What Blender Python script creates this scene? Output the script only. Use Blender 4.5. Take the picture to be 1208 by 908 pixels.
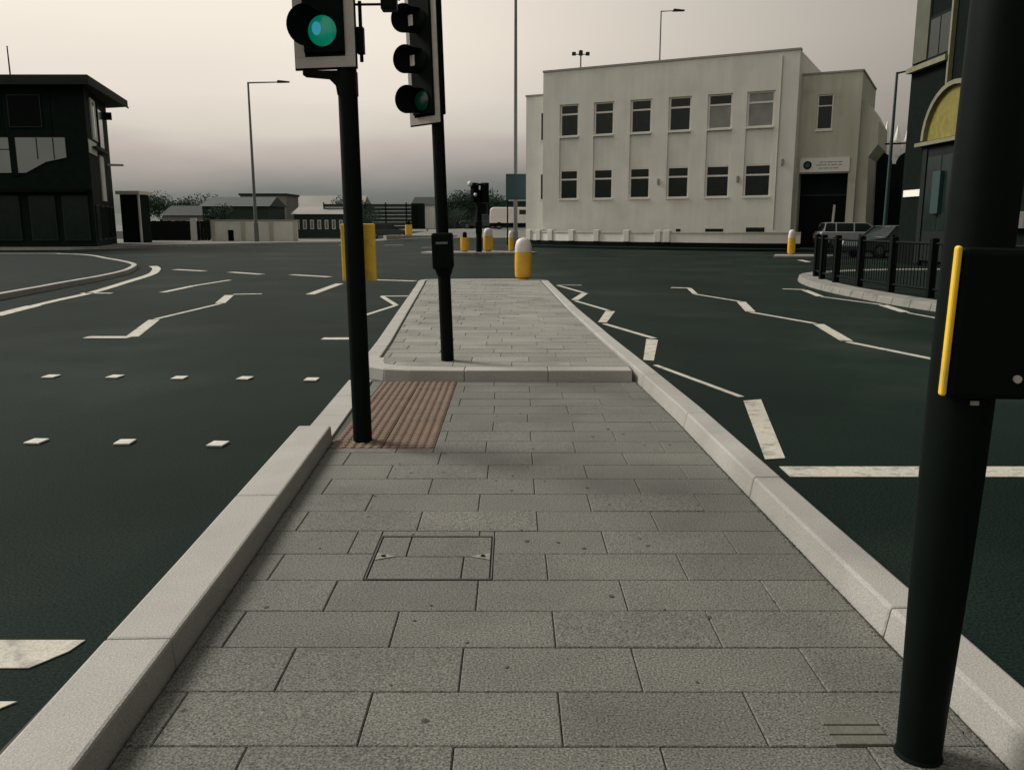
import bpy, math, random
from mathutils import Vector, Matrix
random.seed(7)
R = math.radians
S = bpy.context.scene
C = S.collection
for o in list(bpy.data.objects):
    bpy.data.objects.remove(o)

# ------------------------------------------------------------------ camera
cd = bpy.data.cameras.new('camera'); cam = bpy.data.objects.new('camera', cd); C.objects.link(cam)
cd.sensor_width = 36; cd.lens = 36 * 1000 / 1208; cd.clip_end = 4000
cam.location = (0, 0, 1.52)
cam.rotation_euler = (R(90) - math.atan(0.190), 0, 0)
S.camera = cam

# ------------------------------------------------------------------ sky, sun, exposure
SUN_AZ, SUN_EL = R(-62), R(40)          # ahead and to the left of the view
W = bpy.data.worlds.new('World'); S.world = W; W.use_nodes = True
nt = W.node_tree; N = nt.nodes; Lk = nt.links
for n in list(N): N.remove(n)
out = N.new('ShaderNodeOutputWorld'); bg = N.new('ShaderNodeBackground'); bg2 = N.new('ShaderNodeBackground')
sky = N.new('ShaderNodeTexSky'); sky.sky_type = 'NISHITA'; sky.sun_disc = False
sky.sun_elevation = SUN_EL; sky.sun_rotation = SUN_AZ
Lk.new(sky.outputs[0], bg.inputs[0]); bg.inputs[1].default_value = 0.08
tc = N.new('ShaderNodeTexCoord'); sp = N.new('ShaderNodeSeparateXYZ'); Lk.new(tc.outputs['Generated'], sp.inputs[0])
nz = N.new('ShaderNodeTexNoise'); nz.inputs['Scale'].default_value = 2.2; nz.inputs['Detail'].default_value = 5
mp = N.new('ShaderNodeMapping'); mp.inputs['Scale'].default_value = (1, 1, 4.5)
Lk.new(tc.outputs['Generated'], mp.inputs[0]); Lk.new(mp.outputs[0], nz.inputs[0])
ma = N.new('ShaderNodeMath'); ma.operation = 'MULTIPLY_ADD'; ma.inputs[1].default_value = 0.08; ma.inputs[2].default_value = -0.04
Lk.new(nz.outputs[0], ma.inputs[0])
ad = N.new('ShaderNodeMath'); ad.operation = 'ADD'; Lk.new(sp.outputs['Z'], ad.inputs[0]); Lk.new(ma.outputs[0], ad.inputs[1])
cr = N.new('ShaderNodeValToRGB'); Lk.new(ad.outputs[0], cr.inputs[0])
stops = [(0.0, (.095, .108, .102)), (.032, (.16, .168, .16)), (.061, (.34, .30, .278)), (.089, (.51, .44, .395)), (.105, (.62, .565, .48)), (.14, (.75, .67, .58)), (.20, (.86, .77, .655)), (.30, (.88, .80, .69)), (1.0, (.56, .52, .47))]
el = cr.color_ramp.elements
while len(el) < len(stops): el.new(.5)
for e, (p, c) in zip(el, stops): e.position = p; e.color = (*c, 1)
# the overcast is brighter on the sun's side (left) than on the right, as in the photograph
az = N.new('ShaderNodeMapRange'); az.interpolation_type = 'SMOOTHSTEP'
for k_, v_ in (('From Min', -.25), ('From Max', .55), ('To Min', 1.12), ('To Max', .44)): az.inputs[k_].default_value = v_
Lk.new(sp.outputs['X'], az.inputs['Value'])
Lk.new(cr.outputs[0], bg2.inputs[0]); Lk.new(az.outputs[0], bg2.inputs[1])
mx = N.new('ShaderNodeMixShader'); mx.inputs[0].default_value = .93
Lk.new(bg.outputs[0], mx.inputs[1]); Lk.new(bg2.outputs[0], mx.inputs[2]); Lk.new(mx.outputs[0], out.inputs[0])

sd = bpy.data.lights.new('sun', 'SUN'); sun = bpy.data.objects.new('sun', sd); C.objects.link(sun)
sd.energy = 4.4; sd.angle = R(22); sd.color = (1, .95, .88)
sv = Vector((math.sin(SUN_AZ) * math.cos(SUN_EL), math.cos(SUN_AZ) * math.cos(SUN_EL), math.sin(SUN_EL)))
sun.rotation_euler = sv.to_track_quat('Z', 'Y').to_euler(); sun.location = sv * 60
S.view_settings.view_transform = 'Standard'; S.view_settings.look = 'None'
S.view_settings.exposure = 0; S.view_settings.gamma = 1

# ------------------------------------------------------------------ materials
def mat(name, col, rough=.8, var=.15, scale=3., fine=0, fscale=200., bump=0, bscale=80., spec=.5, metal=0, objvar=0, emit=None, stain=None, stscale=.7, streak=0):
    m = bpy.data.materials.new(name); m.use_nodes = True
    t = m.node_tree; b = t.nodes['Principled BSDF']; b.inputs['Roughness'].default_value = rough
    b.inputs['Metallic'].default_value = metal; b.inputs['Specular IOR Level'].default_value = spec
    geo = t.nodes.new('ShaderNodeNewGeometry')
    def noise(sc, det=4):
        n = t.nodes.new('ShaderNodeTexNoise'); n.inputs['Scale'].default_value = sc; n.inputs['Detail'].default_value = det
        t.links.new(geo.outputs['Position'], n.inputs['Vector']); return n.outputs[0]
    def mul(a, fac_socket, lo, hi):
        r = t.nodes.new('ShaderNodeMapRange'); r.inputs['From Min'].default_value = .25; r.inputs['From Max'].default_value = .75
        r.inputs['To Min'].default_value = lo; r.inputs['To Max'].default_value = hi
        t.links.new(fac_socket, r.inputs[0])
        v = t.nodes.new('ShaderNodeVectorMath'); v.operation = 'SCALE'
        t.links.new(a, v.inputs[0]); t.links.new(r.outputs[0], v.inputs['Scale']); return v.outputs[0]
    rgb = t.nodes.new('ShaderNodeRGB'); rgb.outputs[0].default_value = (*col, 1); s = rgb.outputs[0]
    if stain:
        x = t.nodes.new('ShaderNodeMix'); x.data_type = 'RGBA'
        r = t.nodes.new('ShaderNodeMapRange'); r.inputs['From Min'].default_value = .52; r.inputs['From Max'].default_value = .72
        t.links.new(noise(stscale, 8), r.inputs[0]); t.links.new(r.outputs[0], x.inputs['Factor'])
        t.links.new(s, x.inputs['A']); x.inputs['B'].default_value = (*stain, 1); s = x.outputs['Result']
    if var: s = mul(s, noise(scale, 6), 1 - var, 1 + var)
    if streak:                                     # rain streaks running down a wall
        mv = t.nodes.new('ShaderNodeMapping'); mv.inputs['Scale'].default_value = (2.2, 2.2, .16); t.links.new(geo.outputs['Position'], mv.inputs[0])
        n_ = t.nodes.new('ShaderNodeTexNoise'); n_.inputs['Scale'].default_value = 1.6; n_.inputs['Detail'].default_value = 6; t.links.new(mv.outputs[0], n_.inputs['Vector'])
        s = mul(s, n_.outputs[0], 1 - streak, 1 + streak * .5)
    if fine: s = mul(s, noise(fscale, 3), 1 - fine, 1 + fine * 1.05)
    if objvar:
        oi = t.nodes.new('ShaderNodeObjectInfo'); r = t.nodes.new('ShaderNodeMapRange')
        r.inputs['To Min'].default_value = 1 - objvar; r.inputs['To Max'].default_value = 1 + objvar
        t.links.new(oi.outputs['Random'], r.inputs[0])
        v = t.nodes.new('ShaderNodeVectorMath'); v.operation = 'SCALE'; t.links.new(s, v.inputs[0]); t.links.new(r.outputs[0], v.inputs['Scale']); s = v.outputs[0]
    t.links.new(s, b.inputs['Base Color'])
    if emit:
        b.inputs['Emission Color'].default_value = (*emit[0], 1); b.inputs['Emission Strength'].default_value = emit[1]
    if bump:
        bp = t.nodes.new('ShaderNodeBump'); bp.inputs['Strength'].default_value = bump; bp.inputs['Distance'].default_value = .004
        t.links.new(noise(bscale, 3), bp.inputs['Height']); t.links.new(bp.outputs[0], b.inputs['Normal'])
    return m
M = dict(
 asphalt=mat('asphalt', (.0075, .0140, .0115), .6, .34, .35, .7, 85, .3, 90, spec=.02, stain=(.0185, .0255, .0215), stscale=.3),
 asphalt_pave=mat('pavement_asphalt', (.007, .013, .011), .85, .2, 1, .3, 160, .6, 120, spec=.05),
 earth=mat('earth', (.09, .09, .08), .95, .3, .1),
 paint=mat('road_paint', (.36, .345, .29), .7, .1, 2, .25, 70, .4, 120, stain=(.13, .135, .115), stscale=9),
 slab=mat('concrete_slab', (.084, .085, .074), .85, .2, 1.6, .98, 135, .7, 110, objvar=.07, stain=(.062, .064, .054), stscale=1.2),
 slab_pale=mat('pale_slab', (.152, .150, .130), .85, .16, 1.2, .5, 60, .5, 100, objvar=.17, stain=(.105, .106, .092), stscale=1.6),
 bed=mat('joint_bed', (.034, .037, .03), .95, .2, 20),
 mortar=mat('mortar', (.085, .086, .07), .95, .2, 20, .2, 150, .6),
 kerb=mat('kerb_concrete', (.262, .256, .236), .8, .1, 2.5, .25, 140, .55, 130, objvar=.02, stain=(.225, .22, .203), stscale=2.2),
 kerb_dark=mat('kerb_weathered', (.17, .165, .145), .85, .2, 3, .2, 120, .5, 100, objvar=.08, stain=(.06, .065, .05), stscale=3),
 tactile=mat('tactile_red', (.088, .043, .026), .85, .16, 4, .3, 90, .5, objvar=.07, stain=(.07, .058, .045), stscale=3),
 tactile_top=mat('tactile_blister', (.105, .074, .048), .85, .16, 4, .3, 90, .5, objvar=.1),
 iron=mat('cover_frame_steel', (.10, .10, .095), .55, .2, 8, .2, 120, .3, metal=.6),
 black=mat('black_paint', (.002, .0042, .0036), .6, .2, 8, 0, spec=.07),
 black_matt=mat('black_matt', (.003, .0052, .0046), .8, .2, 8, spec=.07),
 grey_border=mat('border_white', (.36, .34, .31), .6, .12, 12),
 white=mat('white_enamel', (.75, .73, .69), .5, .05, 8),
 yellow=mat('yellow_plastic', (.72, .46, .03), .45, .1, 10, stain=(.5, .35, .05), stscale=9),
 orange=mat('bollard_amber', (.60, .34, .025), .45, .12, 6),
 dome=mat('bollard_white', (.55, .52, .48), .5, .08, 10),
 lens_green=mat('green_lens', (.0, .12, .08), .25, .3, 30, emit=((.0, .55, .32), .2)),
 lens_blue=mat('green_lens_core', (.0, .25, .4), .25, .1, 30, emit=((.02, .55, .75), .3)),
 lens_dim=mat('green_lens_dim', (.0, .025, .016), .3, .1, 30, emit=((.0, .5, .3), .012)),
 lens_red=mat('red_lens', (.10, .008, .006), .25, .1, 30), lens_amber=mat('amber_lens', (.16, .05, .005), .25, .1, 30),
 render=mat('painted_render', (.60, .60, .55), .85, .06, .8, .06, 60, .3, 40, stain=(.54, .54, .485), stscale=.5, streak=.07),
 render2=mat('render_weathered', (.42, .42, .34), .85, .1, .6, .08, 60, .3, 40, stain=(.30, .30, .24), stscale=.6, streak=.14),
 coping=mat('coping', (.26, .25, .22), .85, .1, 2),
 glass=mat('window_glass', (.008, .015, .013), .15, .3, 3, spec=.22),
 glass_pale=mat('window_glass_curtained', (.16, .17, .155), .25, .25, 1.5, spec=.5),
 frame=mat('white_frame', (.6, .58, .53), .6, .05, 5),
 dark_brick=mat('dark_brick', (.0032, .0062, .0048), .9, .3, 4, .3, 60, spec=.06),
 dark_cladding=mat('dark_cladding', (.004, .0095, .008), .8, .3, 2, spec=.08),
 roofing=mat('roofing', (.016, .022, .02), .8, .2, 1, spec=.25),
 pale_panel=mat('pale_panel', (.24, .26, .255), .5, .1, .4),  # sky's reflection in the glass put into this pale colour
 cream=mat('cream_trim', (.13, .125, .075), .7, .2, 3), olive=mat('olive_render', (.05, .055, .035), .85, .2, 2),
 arch=mat('yellow_fanlight', (.13, .11, .008), .6, .3, 5),
 teal=mat('teal_paint', (.006, .03, .03), .5, .1, 5), signgreen=mat('sign_green', (.012, .045, .045), .6, .1, 3),
 silver=mat('car_silver', (.30, .31, .30), .35, .03, 3, metal=.3), darkcar=mat('car_dark_green', (.012, .025, .022), .3, .05, 3),
 vanwhite=mat('van_white', (.62, .60, .56), .4, .06, 2), rubber=mat('rubber', (.012, .012, .012), .85, .1, 9),
 chrome=mat('headlamp', (.5, .55, .6), .2, .05, 5, metal=.5), amberlamp=mat('amber_lamp', (.8, .6, .05), .4, 0, emit=((.9, .7, .1), .5)),
 steel=mat('galvanised_steel', (.13, .14, .135), .6, .15, 4, metal=.4), concrete=mat('far_concrete', (.19, .19, .17), .9, .15, .3),
 shed=mat('shed_green', (.012, .026, .022), .8, .2, .3), tile=mat('shed_roof', (.20, .20, .18), .8, .15, .3),
 leaf=mat('foliage', (.022, .045, .03), .9, .4, .7, spec=.2), trunk=mat('bark', (.03, .028, .022), .95, .3, 8),
 hill=mat('hill', (.055, .07, .062), .95, .3, .02), gravel=mat('gravel_yard', (.085, .088, .075), .9, .3, .15, .2, 30),
 stud=mat('aluminium_stud', (.42, .41, .36), .5, .15, 20), timber=mat('timber_gate', (.003, .0065, .0055), .85, .25, 3, spec=.2),
)

# ------------------------------------------------------------------ geometry helpers
class MB:
    def __init__(s): s.v = []; s.f = []
    def add(s, vs, fs):
        n = len(s.v); s.v += [tuple(p) for p in vs]; s.f += [tuple(i + n for i in f) for f in fs]; return s
    def box(s, x0, x1, y0, y1, z0, z1):
        return s.add([(x0, y0, z0), (x1, y0, z0), (x1, y1, z0), (x0, y1, z0), (x0, y0, z1), (x1, y0, z1), (x1, y1, z1), (x0, y1, z1)],
                     [(0, 3, 2, 1), (4, 5, 6, 7), (0, 1, 5, 4), (1, 2, 6, 5), (2, 3, 7, 6), (3, 0, 4, 7)])
    def prism(s, poly, z0, z1):                     # poly CCW in plan; z1 may be a function
        n = len(poly)
        return s.add([(x, y, z0) for x, y in poly] + [(x, y, z1) for x, y in poly],
                     [tuple(range(n))[::-1], tuple(range(n, 2 * n))] + [(i, (i + 1) % n, n + (i + 1) % n, n + i) for i in range(n)])
    def prof(s, poly, y0, y1):                      # outline in x,z pushed along y
        n = len(poly)
        return s.add([(x, y0, z) for x, z in poly] + [(x, y1, z) for x, z in poly],
                     [tuple(range(n)), tuple(range(n, 2 * n))[::-1]] + [(i, n + i, n + (i + 1) % n, (i + 1) % n) for i in range(n)])
    def cyl(s, a, b, r0, r1=None, n=16):
        r1 = r0 if r1 is None else r1; a = Vector(a); b = Vector(b); d = (b - a).normalized()
        u = d.orthogonal().normalized(); w = d.cross(u)
        vs = [a + (u * math.cos(t) + w * math.sin(t)) * r0 for t in [i * 2 * math.pi / n for i in range(n)]]
        vs += [b + (u * math.cos(t) + w * math.sin(t)) * r1 for t in [i * 2 * math.pi / n for i in range(n)]]
        return s.add(vs, [tuple(range(n))[::-1], tuple(range(n, 2 * n))] + [(i, (i + 1) % n, n + (i + 1) % n, n + i) for i in range(n)])
    def lathe(s, prof, n=24, sx=1, sy=1):
        vs = []; fs = []
        for r, z in prof: vs += [(r * sx * math.cos(i * 2 * math.pi / n), r * sy * math.sin(i * 2 * math.pi / n), z) for i in range(n)]
        for k in range(len(prof) - 1): fs += [(k * n + i, k * n + (i + 1) % n, (k + 1) * n + (i + 1) % n, (k + 1) * n + i) for i in range(n)]
        fs += [tuple(range(n))[::-1], tuple(range((len(prof) - 1) * n, len(prof) * n))]
        return s.add(vs, fs)
    def quad(s, *p): return s.add(p, [tuple(range(len(p)))])
    def mesh(s, name, m, smooth=False):
        me = bpy.data.meshes.new(name); me.from_pydata(s.v, [], s.f); me.materials.append(M[m])
        if smooth:
            me.polygons.foreach_set('use_smooth', [True] * len(me.polygons))
            me.set_sharp_from_angle(angle=R(40))
        me.update(); return me
    def build(s, name, m, parent=None, bevel=0, smooth=False, loc=None, rot=0, seg=2):
        o = bpy.data.objects.new(name, s.mesh(name, m, smooth)); C.objects.link(o)
        if loc: o.location = loc
        o.rotation_euler = (0, 0, rot)
        if parent: o.parent = parent
        if bevel:
            b = o.modifiers.new('bevel', 'BEVEL'); b.width = bevel; b.segments = seg; b.limit_method = 'ANGLE'
        return o
def tag(o, label=None, cat=None, group=None, kind=None):
    if label: o['label'] = label
    if cat: o['category'] = cat
    if group: o['group'] = group
    if kind: o['kind'] = kind
    return o
def thing(name, label, cat, loc=(0, 0, 0), rot=0, group=None, lean=(0, 0)):
    o = bpy.data.objects.new(name, None); C.objects.link(o); o.location = loc; o.rotation_euler = (lean[0], lean[1], rot)
    o.empty_display_size = .2
    return tag(o, label, cat, group)
def empty_structure(name):
    o = bpy.data.objects.new(name, None); C.objects.link(o); o['kind'] = 'structure'; return o
def inst(src, parent, loc=None, rot=None):
    o = src.copy(); C.objects.link(o); o.parent = parent
    if loc is not None: o.location = loc
    if rot is not None: o.rotation_euler = rot
    return o
def copy_thing(root, loc, rot, label):
    def rec(o, par):
        c = o.copy(); C.objects.link(c)
        if par: c.parent = par
        for ch in o.children: rec(ch, c)
        return c
    r = rec(root, None); r.location = loc; r.rotation_euler = (0, 0, rot); r['label'] = label
    return r
def smooth_path(pts, n=6):                          # Catmull-Rom
    P = [Vector(p) for p in pts]; P = [2 * P[0] - P[1]] + P + [2 * P[-1] - P[-2]]; o = []
    for i in range(1, len(P) - 2):
        for k in range(n):
            t = k / n; a, b, c, d = P[i - 1:i + 3]
            o.append(.5 * ((2 * b) + (c - a) * t + (2 * a - 5 * b + 4 * c - d) * t * t + (3 * b - a - 3 * c + d) * t ** 3))
    return o + [P[-2]]
def clip(poly, a, b, c):                            # keep a*x+b*y<=c
    o = []
    for i, p in enumerate(poly):
        q = poly[(i + 1) % len(poly)]; dp = a * p[0] + b * p[1] - c; dq = a * q[0] + b * q[1] - c
        if dp <= 0: o.append(p)
        if dp * dq < 0: t = dp / (dp - dq); o.append((p[0] + (q[0] - p[0]) * t, p[1] + (q[1] - p[1]) * t))
    return o
def area(p): return .5 * sum(p[i][0] * p[(i + 1) % len(p)][1] - p[(i + 1) % len(p)][0] * p[i][1] for i in range(len(p)))
def lerp_poly(pts, y):                              # x of a polyline (y rising) at y
    for (x0, y0), (x1, y1) in zip(pts, pts[1:]):
        if y <= y1: break
    return x0 + (x1 - x0) * (y - y0) / (y1 - y0)

# ------------------------------------------------------------------ ground, road, hills
def height(x, y):
    def sm(a, b, v): t = min(1, max(0, (v - a) / (b - a))); return t * t * (3 - 2 * t)
    return .98 * sm(64, 84, y) * sm(-14, -6, x)
g = MB(); g.prism([(-2600, -400), (2600, -400), (2600, 3000), (-2600, 3000)], -.6, -.05); o = g.build('ground', 'earth'); tag(o, kind='structure')
# asphalt sheet with a gentle rise beyond the junction
xs = [-120, -80, -50, -30, -20] + [-14 + 1 * i for i in range(9)] + [0, 6, 14, 25, 40, 70, 120]
ys = [-20, 0, 10, 20, 30, 40, 50, 58] + [64 + 2 * i for i in range(11)] + [90, 100, 130, 180]
vs = [(x, y, height(x, y)) for y in ys for x in xs]; nx = len(xs)
fs = [(j * nx + i, j * nx + i + 1, (j + 1) * nx + i + 1, (j + 1) * nx + i) for j in range(len(ys) - 1) for i in range(nx - 1)]
road = tag(MB().add(vs, fs).build('road', 'asphalt', smooth=True), kind='structure')
yard_v = [(x, y, height(x, y) + .02) for y in [72 + 2 * i for i in range(8)] + [95, 130] for x in [-13, -11, -9, -7, -5, -2, 2, 5]]
MBy = MB().add(yard_v, [(j * 8 + i, j * 8 + i + 1, j * 8 + i + 9, j * 8 + i + 8) for j in range(9) for i in range(7)])
tag(MBy.build('gravel_yard', 'gravel', smooth=True), kind='structure')
hv, hf = [], []; nh = 90
for j, (yy, k) in enumerate(((700, 0), (820, .55), (1000, 1), (1300, .9))):
    for i in range(nh + 1):
        x = -1100 + 2200 * i / nh
        z = k * (15 + 9 * math.sin(x * .004 + 1) + 5 * math.sin(x * .013 + 2) + 2.5 * math.sin(x * .037)) * (1 if x < 300 else 1.1)
        hv.append((x, yy, z - 1))
for j in range(3):
    for i in range(nh): a = j * (nh + 1) + i; hf.append((a, a + 1, a + nh + 2, a + nh + 1))
tag(MB().add(hv, hf).build('hills', 'hill', smooth=True), kind='structure')

# road markings: strips of thermoplastic, each its own part of the road
def strip(a, b, w, name='zigzag_line', sheared=None, z=.005):
    a = Vector(a); b = Vector(b); d = (b - a).normalized(); n = Vector((-d.y, d.x)) * w / 2
    p = [a - n, b - n, b + n, a + n]
    q = MB().prism([(v.x, v.y) for v in p], z - .004, z)
    return q.build(name, 'paint', road)
def patch(pts, name='zigzag_line', z=.006):
    if area(pts) < 0: pts = pts[::-1]
    return MB().prism(pts, z - .004, z).build(name, 'paint', road)
# left carriageway
patch([(-5.80, 11.36), (-5.80, 11.56), (-5.2, 11.56), (-5.2, 11.36)])
strip((-5.2, 11.52), (-5.76, 13.6), .17); strip((-5.78, 13.7), (-5.64, 16.4), .09); strip((-5.68, 16.5), (-6.12, 18.4), .19); strip((-6.1, 18.62), (-5.52, 18.75), .16)
strip((-7.87, 19.15), (-7.93, 21.2), .16); strip((-7.93, 21.25), (-7.75, 23.4), .13)
strip((-11.4, 28.9), (-10.05, 27.9), .28, 'lane_line'); strip((-9.0, 27.3), (-7.66, 26.1), .26, 'lane_line'); strip((-6.68, 25.9), (-5.3, 24.8), .26, 'lane_line'); strip((-3.9, 23.55), (-2.6, 23.0), .24, 'lane_line')
strip((-4.42, 18.6), (-4.45, 22.0), .2)
strip((-2.50, 14.2), (-2.2, 16.05), .09); strip((-2.2, 16.1), (-2.76, 18.05), .10); strip((-2.8, 18.12), (-2.22, 18.16), .16)
patch([(-2.55, 11.22), (-2.55, 11.42), (-2.02, 11.42), (-2.02, 11.22)], 'lane_line')
patch([(-6.2, 2.711), (-6.2, 2.912), (-1.582, 2.912), (-1.60, 2.83), (-1.66, 2.74), (-1.68, 2.711)], 'stop_line')
patch([(-2.3, 2.40), (-2.3, 2.50), (-1.60, 2.50), (-1.68, 2.40)], 'stop_line')
# right carriageway
patch([(2.02, 7.24), (2.19, 7.30), (1.80, 5.40), (1.66, 5.37)])
strip((1.57, 9.15), (2.05, 7.42), .055); patch([(1.80, 11.28), (1.94, 11.18), (1.60, 9.45), (1.49, 9.5)])
strip((1.43, 13.05), (1.92, 11.35), .08); patch([(1.66, 15.0), (1.82, 14.95), (1.48, 13.2), (1.35, 13.25)])
strip((1.275, 17.0), (1.72, 15.1), .08); strip((1.62, 18.9), (1.27, 17.2), .15); strip((1.14, 21.4), (1.62, 19.0), .09); strip((1.15, 21.5), (1.75, 21.4), .14)
patch([(1.70, 5.199), (5.9, 5.199), (5.9, 4.978), (1.70, 4.978)], 'stop_line')
strip((3.85, 20.6), (4.28, 20.45), .2); strip((4.25, 20.4), (4.05, 18.8), .11); strip((4.02, 18.7), (4.54, 16.9), .08); strip((4.54, 16.8), (4.2, 14.9), .17)
strip((4.18, 14.8), (4.70, 13.1), .09); strip((4.72, 13.0), (4.42, 11.1), .16); strip((4.4, 11.0), (4.95, 9.1), .09)
strip((6.43, 20.2), (6.86, 19.95), .16); strip((6.82, 19.8), (6.57, 18.1), .15); strip((6.57, 18.0), (7.07, 16.2), .07); strip((7.05, 16.1), (6.88, 14.8), .16); strip((6.88, 14.7), (7.0, 13.5), .06)
strip((12.3, 36.6), (12.0, 34.6), .22, 'lane_line')
for a, b, w in (((-11.6, 66), (-10.0, 66.6), .5), ((-9.2, 62), (-7.9, 62.4), .35), ((-7.2, 65.5), (-6.0, 66), .5), ((-12.6, 62.5), (-11.4, 62.9), .4), ((-5.3, 64), (-4.6, 64.3), .4), ((-5.9, 56), (-5.0, 56.2), .3), ((-1.9, 49.5), (-1.0, 49.7), .3)):
    strip(a, b, w, 'lane_line')
# painted edge line following the left kerb
kout = smooth_path([(-8.7, 14.2), (-8.95, 15.6), (-9.2, 17.2), (-9.45, 19.15), (-10.2, 22.5), (-11.0, 25.95), (-11.8, 28.3), (-12.45, 29.9), (-13.1, 31.2)], 4)
for i in range(0, len(kout) - 1):
    a, b = kout[i], kout[i + 1]; strip(a, b + (b - a) * .02, .26 if i < 5 else .15 + .0045 * i, 'edge_line')
strip((-9.6, 18.95), (-8.9, 18.92), .18, 'edge_line')
# crossing studs
stud = None
for x, y in [(-4.0, 5.83), (-3.364, 5.82), (-2.73, 5.80), (-2.057, 5.75), (-5.3, 8.45), (-4.65, 8.42), (-4.0, 8.41), (-3.323, 8.34), (-2.663, 8.32), (-1.982, 8.25)]:
    if stud is None:
        stud = MB().box(-.055, .055, -.055, .055, .002, .016).build('crossing_stud', 'stud', road, bevel=.004, loc=(x, y, 0)); s_ = stud
    else: s_ = inst(stud, road, (x, y, 0))
    s_.scale = (1.05, 1.15, 1) if y < 7 else (1.15, 1.35, 1)
    s_.rotation_euler = (0, 0, random.uniform(-.12, .12))

# ------------------------------------------------------------------ traffic island: low path, raised bed, kerbs
RO = [(1.74, -2.), (1.62, 2.0), (1.56, 4.0), (1.498, 6.45), (1.41, 8.3), (1.285, 10.8), (1.137, 14.4), (.943, 21.07)]
LO = [(-1.26, -2.), (-1.392, 2.1), (-1.432, 3.42), (-1.521, 5.83)]
RI = [(x - .215, y) for x, y in RO]; LI = [(x + .252, y) for x, y in LO]
LF = [(-1.521, 5.83), (-1.60, 8.15)]                # flush kerb at the crossing
path = tag(MB().prism([(-1.5, -2), (1.6, -2), (1.4, 8.3), (-1.5, 8.3)], -.08, .004).build('island_path', 'bed'), kind='structure')
COV = (-.640, -.085, 3.4278, 3.948)
TAC = (-1.25, -.53, 5.60, 8.085)
def pieces(x0, x1, y0, y1):
    rects = [(x0, x1, y0, y1)]
    for (a, b, c, d) in (COV, TAC):
        nr = []
        for (p, q, r, s) in rects:
            if q <= a or p >= b or s <= c or r >= d: nr.append((p, q, r, s)); continue
            if p < a: nr.append((p, a, r, s))
            if q > b: nr.append((b, q, r, s))
            m0, m1 = max(p, a), min(q, b)
            if r < c: nr.append((m0, m1, r, c))
            if s > d: nr.append((m0, m1, d, s))
        rects = nr
    return rects
shared = {}
def slab(poly, name, m, parent, z, th=.05, tilt=.0016):
    cx = sum(p[0] for p in poly) / len(poly); cy = sum(p[1] for p in poly) / len(poly)
    key = (m, tuple((round(x - cx, 3), round(y - cy, 3)) for x, y in poly))
    if key in shared: o = inst(shared[key], parent)
    else:
        q = MB(); n = len(poly); loc = [(x - cx, y - cy) for x, y in poly]; c = .004
        top = [(x * (1 - c / max(.02, abs(x))) if abs(x) > .01 else x, y * (1 - c / max(.02, abs(y))) if abs(y) > .01 else y) for x, y in loc]
        q.add([(x, y, -th) for x, y in loc] + [(x, y, -.004) for x, y in loc] + [(x, y, 0) for x, y in top],
              [tuple(range(2 * n, 3 * n))] + [(i, (i + 1) % n, n + (i + 1) % n, n + i) for i in range(n)] + [(n + i, n + (i + 1) % n, 2 * n + (i + 1) % n, 2 * n + i) for i in range(n)])
        o = q.build(name, m, parent); shared[key] = o
    o.location = (cx, cy, z + random.uniform(-.0015, .0015))
    o.rotation_euler = (random.uniform(-tilt, tilt) * 2, random.uniform(-tilt, tilt), 0)
    return o
GAP = .0016
k = -12
while True:
    y0 = 2.54 + .2954 * k; y1 = min(y0 + .2954, 8.085)
    if y0 > 8.07: break
    base = -.46 if k % 2 == 1 else -.16
    jit = random.uniform(-.02, .02)
    for c_ in range(-3, 4):
        for (a, b, c, d) in pieces(base + c_ * .605 + jit, base + (c_ + 1) * .605 + jit, y0, y1):
            if b - a < .02 or d - c < .03: continue
            p = [(a + GAP, c + GAP), (b - GAP, c + GAP), (b - GAP, d - GAP), (a + GAP, d - GAP)]
            for P in (zip(LI, LI[1:]) if d < 5.9 else [((-1.22, 5.8), (-1.36, 8.15))]):
                (xa, ya), (xb, yb) = P
                if yb < c or ya > d: continue
                t = (xb - xa) / (yb - ya)                          # keep x >= xa + t*(y-ya) + gap
                p = clip(p, -1, t, -(xa + .006 - t * ya)) if p else p
            for (xa, ya), (xb, yb) in zip(RI, RI[1:]):
                if yb < c or ya > d: continue
                t = (xb - xa) / (yb - ya)
                p = clip(p, 1, -t, xa - .008 - t * ya) if p else p
            if not p or len(p) < 3 or abs(area(p)) < .003: continue
            slab(p, 'paving_slab', 'slab', path, .016)
    k += 1
# red tactile slabs with lines of blisters
tac0 = None; tw = (TAC[1] - TAC[0]) / 2; ny_ = 6; tl = (TAC[3] - TAC[2]) / ny_
for i in range(2):
    for j in range(ny_):
        if tac0 is None:
            tac0 = MB().box(-tw / 2 + .003, tw / 2 - .003, -tl / 2 + .003, tl / 2 - .003, -.05, 0).build('tactile_slab', 'tactile', path, bevel=.003); o = tac0
            bl = MB()
            for a in range(6):
                for b in range(6):
                    x = (a - 2.5) * tw / 6; y = (b - 2.5) * tl / 6
                    n = 8; r0, r1 = .026, .018
                    bl.add([(x + r0 * math.cos(t), y + r0 * 1.25 * math.sin(t), 0.0) for t in [q * math.pi / 4 for q in range(n)]] + [(x + r1 * math.cos(t), y + r1 * 1.25 * math.sin(t), .007) for t in [q * math.pi / 4 for q in range(n)]],
                           [tuple(range(n, 2 * n))] + [(q, (q + 1) % n, n + (q + 1) % n, n + q) for q in range(n)])
            bo = bl.build('blisters', 'tactile_top', tac0); bo['kind'] = 'stuff'
        else:
            o = inst(tac0, path); inst(bo, o)
        o.location = (TAC[0] + tw * (i + .5), TAC[2] + tl * (j + .5), .016 + random.uniform(-.001, .001))
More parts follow.
